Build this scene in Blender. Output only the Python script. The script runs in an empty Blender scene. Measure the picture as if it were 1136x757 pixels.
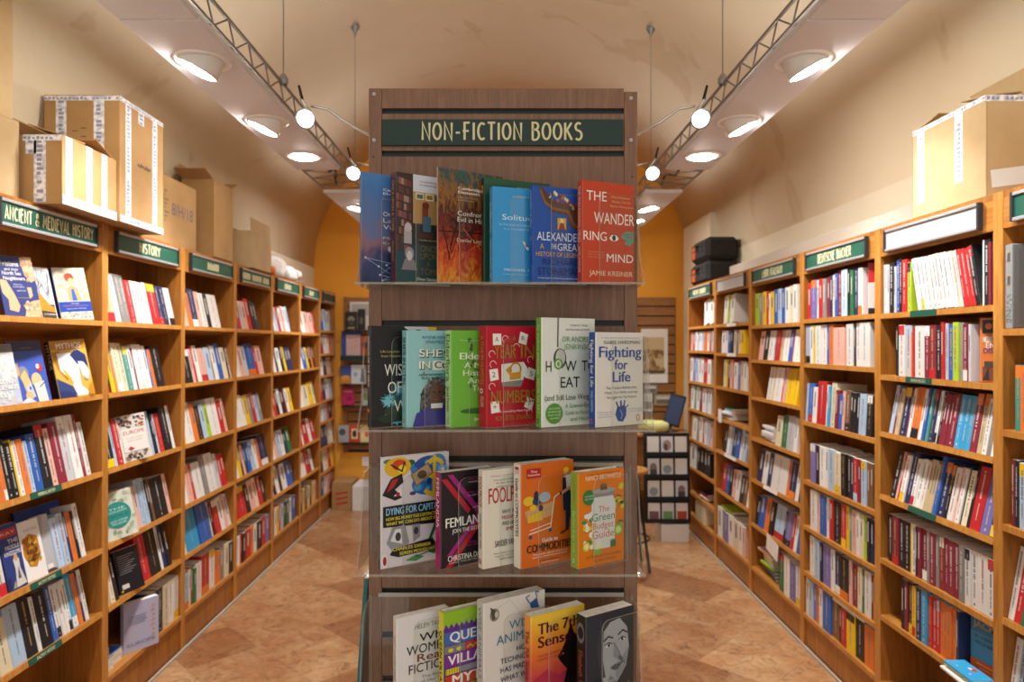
import bpy, math, random
from mathutils import Matrix, Vector
R = random.Random(7)
PI = math.pi
sc = bpy.context.scene
COL = sc.collection
H_CAM = 1.65
sc.view_settings.view_transform = 'Standard'
sc.view_settings.look = 'None'
sc.view_settings.gamma = 1.0
sc.view_settings.use_curve_mapping = False
sc.view_settings.exposure = 0.0

# ------------------------------------------------------------------ materials
def lin(h):
    if not isinstance(h, str):
        return tuple(h) + (1.0,)
    h = h.lstrip('#')
    v = [int(h[i:i + 2], 16) / 255 for i in (0, 2, 4)]
    return tuple((c / 12.92) if c <= .04045 else ((c + .055) / 1.055) ** 2.4 for c in v) + (1.0,)

MATS = {}
def mat(hexc, rough=.5, metal=0.0, vary=0.0, spec=.4, name=None):
    key = (hexc, rough, metal, vary, spec)
    if key in MATS:
        return MATS[key]
    m = bpy.data.materials.new(name or 'paint_' + str(hexc).strip('#'))
    m.use_nodes = True
    nt = m.node_tree
    b = nt.nodes['Principled BSDF']
    b.inputs['Base Color'].default_value = lin(hexc)
    b.inputs['Roughness'].default_value = rough
    b.inputs['Metallic'].default_value = metal
    b.inputs['Specular IOR Level'].default_value = spec
    if vary:
        oi = nt.nodes.new('ShaderNodeObjectInfo')
        mr = nt.nodes.new('ShaderNodeMapRange')
        mr.inputs['To Min'].default_value = 1 - vary
        mr.inputs['To Max'].default_value = 1 + vary * .7
        hs = nt.nodes.new('ShaderNodeHueSaturation')
        hs.inputs['Color'].default_value = lin(hexc)
        nt.links.new(oi.outputs['Random'], mr.inputs['Value'])
        nt.links.new(mr.outputs['Result'], hs.inputs['Value'])
        nt.links.new(hs.outputs['Color'], b.inputs['Base Color'])
    MATS[key] = m
    return m

def new_nodes(name):
    m = bpy.data.materials.new(name)
    m.use_nodes = True
    nt = m.node_tree
    return m, nt, nt.nodes['Principled BSDF']

def N(nt, typ, **kw):
    n = nt.nodes.new(typ)
    for k, v in kw.items():
        if k.startswith('i_'):
            n.inputs[k[2:].replace('_', ' ')].default_value = v
        else:
            setattr(n, k, v)
    return n

def ramp(nt, stops):
    r = nt.nodes.new('ShaderNodeValToRGB')
    el = r.color_ramp.elements
    while len(el) < len(stops):
        el.new(.5)
    for e, (p, c) in zip(el, stops):
        e.position = p
        e.color = lin(c)
    return r

def wood(name, c0, c1, c2, scale=(14, 14, 1.2), rough=.38):
    m, nt, b = new_nodes(name)
    tc = N(nt, 'ShaderNodeTexCoord')
    mp = N(nt, 'ShaderNodeMapping')
    mp.inputs['Scale'].default_value = scale
    no = N(nt, 'ShaderNodeTexNoise', i_Scale=2.2, i_Detail=7.0, i_Roughness=.62, i_Distortion=.7)
    n2 = N(nt, 'ShaderNodeTexNoise', i_Scale=9.0, i_Detail=3.0)
    rp = ramp(nt, [(.28, c0), (.5, c1), (.72, c2)])
    mx = N(nt, 'ShaderNodeMix', data_type='RGBA', blend_type='MULTIPLY')
    mx.inputs['Factor'].default_value = .35
    r2 = ramp(nt, [(.35, '#b9b0a4'), (.6, '#ffffff')])
    L = nt.links.new
    L(tc.outputs['Object'], mp.inputs['Vector'])
    L(mp.outputs['Vector'], no.inputs['Vector'])
    L(mp.outputs['Vector'], n2.inputs['Vector'])
    L(no.outputs['Fac'], rp.inputs['Fac'])
    L(n2.outputs['Fac'], r2.inputs['Fac'])
    L(rp.outputs['Color'], mx.inputs[6])
    L(r2.outputs['Color'], mx.inputs[7])
    L(mx.outputs[2], b.inputs['Base Color'])
    b.inputs['Roughness'].default_value = rough
    return m

def noisy(name, c0, c1, scale=3.0, rough=.85, detail=5.0, lo=.35, hi=.65):
    m, nt, b = new_nodes(name)
    tc = N(nt, 'ShaderNodeTexCoord')
    no = N(nt, 'ShaderNodeTexNoise', i_Scale=scale, i_Detail=detail)
    rp = ramp(nt, [(lo, c0), (hi, c1)])
    nt.links.new(tc.outputs['Object'], no.inputs['Vector'])
    nt.links.new(no.outputs['Fac'], rp.inputs['Fac'])
    nt.links.new(rp.outputs['Color'], b.inputs['Base Color'])
    b.inputs['Roughness'].default_value = rough
    return m

def printed(name, stops, scale=6.0, stretch=(1, 1, 1), dist=1.0, grad=0.0, rough=.3):
    """cover artwork: coloured noise, optionally mixed with a ramp along the height"""
    m, nt, b = new_nodes(name)
    tc = N(nt, 'ShaderNodeTexCoord')
    mp = N(nt, 'ShaderNodeMapping')
    mp.inputs['Scale'].default_value = stretch
    no = N(nt, 'ShaderNodeTexNoise', i_Scale=scale, i_Detail=5.0, i_Distortion=dist)
    L = nt.links.new
    L(tc.outputs['Generated'], mp.inputs['Vector'])
    L(mp.outputs['Vector'], no.inputs['Vector'])
    rp = ramp(nt, stops)
    if grad:
        sp = N(nt, 'ShaderNodeSeparateXYZ')
        L(tc.outputs['Generated'], sp.inputs['Vector'])
        mx = N(nt, 'ShaderNodeMix', data_type='FLOAT')
        mx.inputs[0].default_value = grad
        L(no.outputs['Fac'], mx.inputs[2])
        L(sp.outputs['Z'], mx.inputs[3])
        L(mx.outputs[0], rp.inputs['Fac'])
    else:
        L(no.outputs['Fac'], rp.inputs['Fac'])
    L(rp.outputs['Color'], b.inputs['Base Color'])
    b.inputs['Roughness'].default_value = rough
    return m

def emit(name, col, strength):
    m, nt, b = new_nodes(name)
    b.inputs['Base Color'].default_value = lin(col)
    b.inputs['Emission Color'].default_value = lin(col)
    b.inputs['Emission Strength'].default_value = strength
    return m

def clear(name, tint, gloss=.10, body=0.0, bodycol='#e8e6e0'):
    m = bpy.data.materials.new(name)
    m.use_nodes = True
    nt = m.node_tree
    nt.nodes.clear()
    out = N(nt, 'ShaderNodeOutputMaterial')
    tr = N(nt, 'ShaderNodeBsdfTransparent')
    tr.inputs['Color'].default_value = lin(tint)
    gl = N(nt, 'ShaderNodeBsdfGlossy', i_Roughness=.04)
    fr = N(nt, 'ShaderNodeLayerWeight', i_Blend=.5)
    pw = N(nt, 'ShaderNodeMath', operation='POWER')
    pw.inputs[1].default_value = 4.0
    sc_ = N(nt, 'ShaderNodeMath', operation='MULTIPLY_ADD')
    sc_.inputs[1].default_value = .45
    sc_.inputs[2].default_value = .025
    mx = N(nt, 'ShaderNodeMixShader')
    L = nt.links.new
    L(fr.outputs['Facing'], pw.inputs[0])
    L(pw.outputs[0], sc_.inputs[0])
    L(sc_.outputs[0], mx.inputs['Fac'])
    L(tr.outputs['BSDF'], mx.inputs[1])
    L(gl.outputs['BSDF'], mx.inputs[2])
    last = mx
    if body:
        df = N(nt, 'ShaderNodeBsdfDiffuse')
        df.inputs['Color'].default_value = lin(bodycol)
        m2 = N(nt, 'ShaderNodeMixShader')
        m2.inputs['Fac'].default_value = body
        L(mx.outputs['Shader'], m2.inputs[1])
        L(df.outputs['BSDF'], m2.inputs[2])
        last = m2
    L(last.outputs['Shader'], out.inputs['Surface'])
    return m

# ------------------------------------------------------------------ mesh building
class MB:
    def __init__(s):
        s.v, s.f, s.m, s.mats, s.sm = [], [], [], [], []
    def mi(s, m):
        if m not in s.mats:
            s.mats.append(m)
        return s.mats.index(m)
    def add(s, vs, fs, m, M=None, smooth=False):
        o = len(s.v)
        if M is not None:
            vs = [M @ Vector(p) for p in vs]
        s.v += [tuple(p) for p in vs]
        s.f += [tuple(i + o for i in f) for f in fs]
        if isinstance(m, list):
            s.m += [s.mi(x) for x in m]
        else:
            s.m += [s.mi(m)] * len(fs)
        s.sm += [smooth] * len(fs)
        return s
    def box(s, a, b, m, M=None):
        x0, x1 = sorted((a[0], b[0])); y0, y1 = sorted((a[1], b[1])); z0, z1 = sorted((a[2], b[2]))
        vs = [(x0, y0, z0), (x1, y0, z0), (x1, y1, z0), (x0, y1, z0), (x0, y0, z1), (x1, y0, z1), (x1, y1, z1), (x0, y1, z1)]
        fs = [(3, 2, 1, 0), (4, 5, 6, 7), (0, 1, 5, 4), (1, 2, 6, 5), (2, 3, 7, 6), (3, 0, 4, 7)]
        return s.add(vs, fs, m, M)
    def rbox(s, a, b, m, r=.004, M=None):
        """box with its twelve edges chamfered"""
        x0, x1 = sorted((a[0], b[0])); y0, y1 = sorted((a[1], b[1])); z0, z1 = sorted((a[2], b[2]))
        r = min(r, (x1 - x0) * .45, (y1 - y0) * .45, (z1 - z0) * .45)
        vs, idx = [], {}
        for i, x in enumerate((x0, x1)):
            for j, y in enumerate((y0, y1)):
                for k, z in enumerate((z0, z1)):
                    dx, dy, dz = (r, -r)[i], (r, -r)[j], (r, -r)[k]
                    for ax, p in enumerate(((x, y + dy, z + dz), (x + dx, y, z + dz), (x + dx, y + dy, z))):
                        idx[(i, j, k, ax)] = len(vs)
                        vs.append(p)
        fs = []
        g = lambda *q: idx[q]
        for i in (0, 1):
            q = [g(i, 0, 0, 0), g(i, 1, 0, 0), g(i, 1, 1, 0), g(i, 0, 1, 0)]
            fs.append(q if i else q[::-1])
            q = [g(0, i, 0, 1), g(0, i, 1, 1), g(1, i, 1, 1), g(1, i, 0, 1)]
            fs.append(q if i else q[::-1])
            q = [g(0, 0, i, 2), g(1, 0, i, 2), g(1, 1, i, 2), g(0, 1, i, 2)]
            fs.append(q if i else q[::-1])
        for a_ in (0, 1):
            for b_ in (0, 1):
                e = [g(a_, b_, 0, 0), g(a_, b_, 1, 0), g(a_, b_, 1, 1), g(a_, b_, 0, 1)]
                fs.append(e if a_ != b_ else e[::-1])
                e = [g(a_, 0, b_, 2), g(a_, 1, b_, 2), g(a_, 1, b_, 0), g(a_, 0, b_, 0)]
                fs.append(e if a_ != b_ else e[::-1])
                e = [g(0, a_, b_, 1), g(1, a_, b_, 1), g(1, a_, b_, 2), g(0, a_, b_, 2)]
                fs.append(e if a_ != b_ else e[::-1])
        for i in (0, 1):
            for j in (0, 1):
                for k in (0, 1):
                    t = [g(i, j, k, 0), g(i, j, k, 1), g(i, j, k, 2)]
                    fs.append(t if (i + j + k) % 2 else t[::-1])
        return s.add(vs, fs, m, M)
    def prism(s, poly, z0, z1, m, M=None, side=None, caps=True):
        n = len(poly)
        vs = [(x, y, z0) for x, y in poly] + [(x, y, z1) for x, y in poly]
        fs = [(i, (i + 1) % n, n + (i + 1) % n, n + i) for i in range(n)]
        ms = list(side) if side else [m] * n
        if caps:
            fs += [tuple(range(n))[::-1], tuple(range(n, 2 * n))]
            ms += [m, m]
        return s.add(vs, fs, ms, M)
    def tube(s, pts, r, m, n=8, M=None, closed=False):
        pts = [Vector(p) for p in pts]
        rings, k = [], len(pts)
        up = Vector((0, 0, 1))
        vs = []
        for i, p in enumerate(pts):
            d = (pts[min(i + 1, k - 1)] - pts[max(i - 1, 0)]).normalized()
            u = d.cross(up)
            if u.length < 1e-3:
                u = d.cross(Vector((1, 0, 0)))
            u.normalize()
            w = u.cross(d)
            rr = r[i] if isinstance(r, (list, tuple)) else r
            for j in range(n):
                a = 2 * PI * j / n
                vs.append(p + (u * math.cos(a) + w * math.sin(a)) * rr)
        fs = []
        for i in range(k - 1):
            for j in range(n):
                fs.append((i * n + j, i * n + (j + 1) % n, (i + 1) * n + (j + 1) % n, (i + 1) * n + j))
        fs += [tuple(range(n)), tuple(range((k - 1) * n, k * n))[::-1]]
        return s.add(vs, fs, m, M, True)
    def lathe(s, prof, m, n=24, M=None, smooth=True):
        vs = []
        for r, z in prof:
            for j in range(n):
                a = 2 * PI * j / n
                vs.append((r * math.cos(a), r * math.sin(a), z))
        fs = []
        for i in range(len(prof) - 1):
            for j in range(n):
                fs.append((i * n + j, i * n + (j + 1) % n, (i + 1) * n + (j + 1) % n, (i + 1) * n + j))
        return s.add(vs, fs, m, M, smooth)
    def disc(s, r, m, n=24, M=None):
        vs = [(r * math.cos(2 * PI * j / n), r * math.sin(2 * PI * j / n), 0) for j in range(n)]
        return s.add(vs, [tuple(range(n))], m, M)
    def build(s, name, parent=None, M=None):
        me = bpy.data.meshes.new(name)
        me.from_pydata(s.v, [], s.f)
        for x in s.mats:
            me.materials.append(x)
        me.polygons.foreach_set('material_index', s.m)
        me.polygons.foreach_set('use_smooth', s.sm)
        me.update()
        o = bpy.data.objects.new(name, me)
        COL.objects.link(o)
        if M is not None:
            o.matrix_world = M
        if parent is not None:
            o.parent = parent
        return o

def tag(o, label=None, cat=None, group=None, kind=None):
    if label: o['label'] = label
    if cat: o['category'] = cat
    if group: o['group'] = group
    if kind: o['kind'] = kind
    return o

def thing(name, label, cat, M=None, group=None):
    o = bpy.data.objects.new(name, None)
    o.empty_display_size = .05
    COL.objects.link(o)
    if M is not None:
        o.matrix_world = M
    return tag(o, label, cat, group)

def TR(x, y, z): return Matrix.Translation((x, y, z))
def RX(a): return Matrix.Rotation(math.radians(a), 4, 'X')
def RY(a): return Matrix.Rotation(math.radians(a), 4, 'Y')
def RZ(a): return Matrix.Rotation(math.radians(a), 4, 'Z')

# ------------------------------------------------------------------ lettering
_txt = {}
def text_geo(s, bold=0.0):
    """flat outline of a text in the built-in font: verts (x, y), faces, width, cap height 1"""
    bold = min(bold, .03)
    k = (s, bold)
    if k in _txt:
        return _txt[k]
    cu = bpy.data.curves.new('lettering', 'FONT')
    cu.body = s
    cu.size = 1.0
    cu.resolution_u = 3
    ob = bpy.data.objects.new('lettering', cu)
    me = ob.to_mesh()
    vs = [(v.co.x / .729, v.co.y / .729) for v in me.vertices]
    fs = [tuple(p.vertices) for p in me.polygons]
    ob.to_mesh_clear()
    bpy.data.objects.remove(ob)
    bpy.data.curves.remove(cu)
    x0 = min((v[0] for v in vs), default=0)
    x1 = max((v[0] for v in vs), default=1)
    vs = [(x - x0, y, 0) for x, y in vs]
    if bold:                                         # heavier strokes: the outline laid down again, shifted
        n0, v0, f0 = len(vs), list(vs), list(fs)
        for k2, sh in enumerate((bold * 1.1, bold * 2.2)):
            vs += [(x + sh, y, .00004 * (k2 + 1)) for x, y, _ in v0]
            fs += [tuple(i + n0 * (k2 + 1) for i in f) for f in f0]
        x1 += bold * 2.2
    _txt[k] = (vs, fs, x1 - x0)
    return _txt[k]

def arc(cx, cy, rx, ry, a0, a1, n=10):
    return [(cx + rx * math.cos(math.radians(a0 + (a1 - a0) * i / n)), cy + ry * math.sin(math.radians(a0 + (a1 - a0) * i / n))) for i in range(n + 1)]

# tall narrow high-waisted sign letters as strokes in a box of height 1: (advance width, strokes)
def _deco():
    o = arc(.23, .5, .2, .46, 0, 360, 20)
    return {
        'A': (.46, [[(.03, 0), (.23, 1), (.43, 0)], [(.1, .3), (.36, .3)]]),
        'B': (.42, [[(.05, 0), (.05, 1), (.18, 1)] + arc(.18, .8, .16, .2, 90, -90) + [(.05, .6)], [(.18, .6)] + arc(.18, .3, .2, .3, 90, -90) + [(.05, 0)]]),
        'C': (.42, [arc(.25, .5, .2, .47, 52, 308, 16)]),
        'D': (.44, [[(.05, 0), (.05, 1), (.14, 1)] + arc(.14, .5, .25, .5, 90, -90, 14) + [(.05, 0)]]),
        'E': (.36, [[(.33, 1), (.05, 1), (.05, 0), (.33, 0)], [(.05, .62), (.28, .62)]]),
        'F': (.38, [[(.35, 1), (.08, 1), (.08, 0)], [(-.02, .52), (.3, .52)]]),
        'H': (.44, [[(.05, 0), (.05, 1)], [(.39, 0), (.39, 1)], [(.05, .62), (.39, .62)]]),
        'I': (.12, [[(.06, 0), (.06, 1)]]),
        'K': (.42, [[(.05, 0), (.05, 1)], [(.38, 1), (.07, .45)], [(.14, .58), (.4, 0)]]),
        'L': (.34, [[(.05, 1), (.05, 0), (.31, 0)]]),
        'M': (.56, [[(.03, 0), (.1, 1), (.28, .3), (.46, 1), (.53, 0)]]),
        'N': (.46, [[(.05, 0), (.05, 1), (.41, 0), (.41, 1)]]),
        'O': (.46, [o]),
        'P': (.4, [[(.05, 0), (.05, 1), (.18, 1)] + arc(.18, .75, .18, .25, 90, -90) + [(.05, .5)]]),
        'R': (.42, [[(.05, 0), (.05, 1), (.18, 1)] + arc(.18, .77, .18, .23, 90, -90) + [(.05, .54)], [(.16, .54), (.4, 0)]]),
        'S': (.4, [arc(.2, .76, .15, .22, 40, 270, 10) + arc(.2, .27, .17, .26, 90, -140, 10)]),
        'T': (.4, [[(.0, 1), (.4, 1)], [(.2, 1), (.2, 0)]]),
        'U': (.44, [[(.05, 1), (.05, .25)] + arc(.22, .25, .17, .24, 180, 360) + [(.39, 1)]]),
        'Ü': (.44, [[(.05, .82), (.05, .25)] + arc(.22, .25, .17, .24, 180, 360) + [(.39, .82)], [(.12, .93), (.12, 1)], [(.32, .93), (.32, 1)]]),
        'V': (.44, [[(.03, 1), (.22, 0), (.41, 1)]]),
        'Y': (.42, [[(.02, 1), (.21, .5), (.4, 1)], [(.21, .5), (.21, 0)]]),
        '&': (.5, [[(.46, 0), (.12, .7)] + arc(.22, .8, .11, .17, 200, -20, 8) + [(.1, .42)] + arc(.2, .24, .17, .22, 150, 340, 8) + [(.46, .42)]]),
        '-': (.3, [[(.04, .42), (.26, .42)]]),
        ' ': (.26, []),
    }
DECO = _deco()

def strokes_geo(lines, w):
    vs, fs = [], []
    for q, ln in enumerate(lines):
        ln = [p_ for i, p_ in enumerate(ln) if not i or math.hypot(p_[0] - ln[i - 1][0], p_[1] - ln[i - 1][1]) > 1e-5]
        n = len(ln)
        if n < 2:
            continue
        dr = []
        for (ax, ay), (bx, by) in zip(ln, ln[1:]):
            L = math.hypot(bx - ax, by - ay)
            dr.append(((bx - ax) / L, (by - ay) / L))
        closed = math.hypot(ln[0][0] - ln[-1][0], ln[0][1] - ln[-1][1]) < 1e-4
        o = len(vs)
        for i, (x, y) in enumerate(ln):
            a = dr[i - 1] if i else (dr[-1] if closed else dr[0])
            b = dr[i] if i < n - 1 else (dr[0] if closed else dr[-1])
            nx, ny = -(a[1] + b[1]), a[0] + b[0]
            L = math.hypot(nx, ny) or 1e-6
            nx, ny = nx / L, ny / L
            k = w / 2 / max(.45, nx * -b[1] + ny * b[0])
            vs += [(x + nx * k, y + ny * k, q * .00006), (x - nx * k, y - ny * k, q * .00006)]
        for i in range(n - 1):
            fs.append((o + 2 * i, o + 2 * i + 1, o + 2 * i + 3, o + 2 * i + 2))
    return vs, fs

def deco_geo(s, w=.1, gap=.1):
    x, vs, fs = 0, [], []
    for ch in s:
        adv, lines = DECO[ch]
        v, f = strokes_geo(lines, w)
        o = len(vs)
        vs += [(a + x, b, c) for a, b, c in v]
        fs += [tuple(i + o for i in q) for q in f]
        x += adv + gap
    return vs, fs, x - gap

def put_flat(mb, geo, m, M, x0, x1, y0, h, lift=0.0):
    """stretch a flat lettering (cap height 1) into x0..x1 at baseline y0; drawn in the plane of M's x and z, facing -y"""
    vs, fs, w = geo
    k = (x1 - x0) / w
    mb.add([(x0 + a * k, -lift - c, y0 + b * h) for a, b, c in vs], fs, m, M)
# ------------------------------------------------------------------ palette of shared materials
M_OAK = wood('cherry_veneer', '#95591f', '#a96b28', '#ba7c35', (16, 16, 1.3))
M_OAKF = wood('cherry_edge', '#b9762f', '#c9893d', '#d59b4e', (16, 16, 1.3))
M_OAKH = wood('cherry_shelf', '#a46827', '#b87a32', '#c88b41', (14, 1.2, 14))
M_WAL = wood('walnut_veneer', '#74503a', '#835c43', '#91694f', (34, 34, 2.4), .42)
M_WALL = noisy('cream_plaster', '#e4d8bf', '#e8dec8', 2.0, .9)
M_ORANGE = noisy('orange_plaster', '#e8a034', '#eda93e', 2.5, .9)
M_CARD = noisy('cardboard', '#a9804e', '#b28b58', 6.0, .85)
M_CARD2 = noisy('cardboard_dark', '#a37c4c', '#ad8757', 6.0, .85)
M_PALECARD = noisy('cardboard_pale', '#b6986c', '#bfa378', 6.0, .85)
M_GREEN = mat('#1f5a48', .45)
M_DGREEN = mat('#15302a', .4)
M_ALU = mat('#c9ccd0', .35, .6)
M_CHROME = mat('#d0d2d4', .18, 1.0)
M_STEEL = mat('#9a9ca0', .35, .8)
M_BLACK = mat('#141416', .45)
M_PANEL = mat('#d6d4da', .6)
M_WHITE = mat('#efeee9', .5)
M_CREAMINK = mat('#e9dfb4', .5)
M_TAPE = noisy('printed_tape', '#c3c4cf', '#efeff2', 55.0, .4, 3.0, .42, .56)
M_TAPEINK = mat('#8d93ab', .5)
M_PAGE = noisy('page_edges', '#d8d0bd', '#ece6d8', 60.0, .85)
M_PAGEW = noisy('white_page_edges', '#e4e1da', '#f4f2ec', 60.0, .85)
M_CLEAR = clear('clear_acrylic', '#fdfefd')
M_CLEAREND = clear('acrylic_end_edge', '#efece6', body=.16, bodycol='#e8e4da')
M_CLEAREDGE = clear('acrylic_cut_edge', '#e4e0d8', body=.42, bodycol='#e8e4da')
M_WRAP = clear('plastic_wrap', '#eef0f0', body=.12)

def ceiling_material():
    m, nt, b = new_nodes('ceiling_plaster')
    L = nt.links.new
    tc = N(nt, 'ShaderNodeTexCoord')
    n1 = N(nt, 'ShaderNodeTexNoise', i_Scale=1.1, i_Detail=4.0, i_Distortion=.6)
    r1 = ramp(nt, [(.3, '#dac9aa'), (.7, '#e2d4ba')])
    n2 = N(nt, 'ShaderNodeTexNoise', i_Scale=.9, i_Detail=6.0, i_Distortion=1.6)
    r2 = ramp(nt, [(.62, '#ffffff'), (.655, '#e2d3bb'), (.70, '#f0e8da')])
    mx = N(nt, 'ShaderNodeMix', data_type='RGBA', blend_type='MULTIPLY')
    mx.inputs['Factor'].default_value = .45
    L(tc.outputs['Object'], n1.inputs['Vector'])
    L(tc.outputs['Object'], n2.inputs['Vector'])
    L(n1.outputs['Fac'], r1.inputs['Fac'])
    L(n2.outputs['Fac'], r2.inputs['Fac'])
    L(r1.outputs['Color'], mx.inputs[6])
    L(r2.outputs['Color'], mx.inputs[7])
    L(mx.outputs[2], b.inputs['Base Color'])
    b.inputs['Roughness'].default_value = .9
    bp = N(nt, 'ShaderNodeBump', i_Strength=.25, i_Distance=.02)
    n3 = N(nt, 'ShaderNodeTexNoise', i_Scale=5.0, i_Detail=4.0)
    L(tc.outputs['Object'], n3.inputs['Vector'])
    L(n3.outputs['Fac'], bp.inputs['Height'])
    L(bp.outputs['Normal'], b.inputs['Normal'])
    return m

def floor_material():
    m, nt, b = new_nodes('marble_tiles')
    L = nt.links.new
    tc = N(nt, 'ShaderNodeTexCoord')
    mp = N(nt, 'ShaderNodeMapping', vector_type='TEXTURE')
    mp.inputs['Location'].default_value = (1.2875, 3.938, 0)
    mp.inputs['Rotation'].default_value = (0, 0, math.radians(-45))
    br = N(nt, 'ShaderNodeTexBrick', offset=.5, squash=1.0)
    br.inputs['Color1'].default_value = lin('#cbaa84')
    br.inputs['Color2'].default_value = lin('#9c7250')
    br.inputs['Mortar'].default_value = lin('#a98c70')
    br.inputs['Scale'].default_value = 1.0
    br.inputs['Mortar Size'].default_value = .0022
    br.inputs['Mortar Smooth'].default_value = .2
    br.inputs['Bias'].default_value = -.1
    br.inputs['Brick Width'].default_value = .395
    br.inputs['Row Height'].default_value = .385
    n1 = N(nt, 'ShaderNodeTexNoise', i_Scale=11.0, i_Detail=9.0, i_Roughness=.74, i_Distortion=1.6)
    r1 = ramp(nt, [(.33, '#9c8474'), (.47, '#e6d8c8'), (.62, '#fff6e8')])
    n2 = N(nt, 'ShaderNodeTexNoise', i_Scale=2.3, i_Detail=3.0, i_Distortion=1.4)
    r2 = ramp(nt, [(.38, '#e2bb98'), (.6, '#ffffff')])
    mx = N(nt, 'ShaderNodeMix', data_type='RGBA', blend_type='MULTIPLY')
    mx.inputs['Factor'].default_value = .85
    m2 = N(nt, 'ShaderNodeMix', data_type='RGBA', blend_type='MULTIPLY')
    m2.inputs['Factor'].default_value = .55
    L(tc.outputs['Object'], mp.inputs['Vector'])
    L(mp.outputs['Vector'], br.inputs['Vector'])
    L(tc.outputs['Object'], n1.inputs['Vector'])
    L(tc.outputs['Object'], n2.inputs['Vector'])
    L(n1.outputs['Fac'], r1.inputs['Fac'])
    L(n2.outputs['Fac'], r2.inputs['Fac'])
    L(br.outputs['Color'], mx.inputs[6])
    L(r1.outputs['Color'], mx.inputs[7])
    L(mx.outputs[2], m2.inputs[6])
    L(r2.outputs['Color'], m2.inputs[7])
    L(m2.outputs[2], b.inputs['Base Color'])
    b.inputs['Roughness'].default_value = .32
    b.inputs['Specular IOR Level'].default_value = .45
    return m

# ------------------------------------------------------------------ room shell
WL, WR, YF, YB, SPR, RISE = -1.98, 1.95, -.5, 7.35, 2.45, 1.6
def struct(o):
    return tag(o, kind='structure')

struct(MB().box((WL - .1, YF, -.08), (WR + .1, YB + .1, 0), floor_material()).build('floor'))
struct(MB().box((WL - .1, YF, 0), (WL, YB, SPR), M_WALL).build('wall_left'))
struct(MB().box((WR, YF, 0), (WR + .1, YB, SPR), M_WALL).build('wall_right'))
XC, AX = (WL + WR) / 2, (WR - WL) / 2
def vault(k, n=48):
    return [(XC + (AX + k) * math.cos(PI - PI * i / n), SPR + (RISE + k) * math.sin(PI - PI * i / n)) for i in range(n + 1)]
_in, _out = vault(0), vault(.1)
mb = MB()
MC = ceiling_material()
vs, fs = [], []
for y in (YF, YB + .1):
    vs += [(x, y, z) for x, z in _in] + [(x, y, z) for x, z in _out]
n = len(_in)
for i in range(n - 1):
    fs.append((i, 2 * n + i, 2 * n + i + 1, i + 1))
    fs.append((n + i, n + i + 1, 3 * n + i + 1, 3 * n + i))
    fs.append((i, i + 1, n + i + 1, n + i))
    fs.append((2 * n + i, 3 * n + i, 3 * n + i + 1, 2 * n + i + 1))
mb.add(vs, fs, MC, None, True)
struct(mb.build('ceiling'))
poly = [(WL - .05, 0), (WR + .05, 0)] + [(x, z) for x, z in vault(.05)][::-1]
struct(MB().prism(poly, -YB - .1, -YB, M_ORANGE, RX(90)).build('wall_back'))
# shallow plaster pier at the far end of the right wall
struct(MB().box((1.85, 6.28, 0), (WR, 7.2, 2.83), M_WALL).build('pillar_right'))
# cable trunking above the right-hand cases
struct(MB().rbox((1.85, 2.86, 2.185), (WR, 6.27, 2.285), mat('#d9d3c8', .5), .006).build('trim_1'))
struct(MB().box((-1.722, 2.31, 0), (-1.712, 7.2, .014), mat('#b0aca4', .5)).build('baseboard_left'))
struct(MB().box((1.632, 1.5, 0), (1.642, 6.24, .014), mat('#b0aca4', .5)).build('baseboard_right'))

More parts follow.
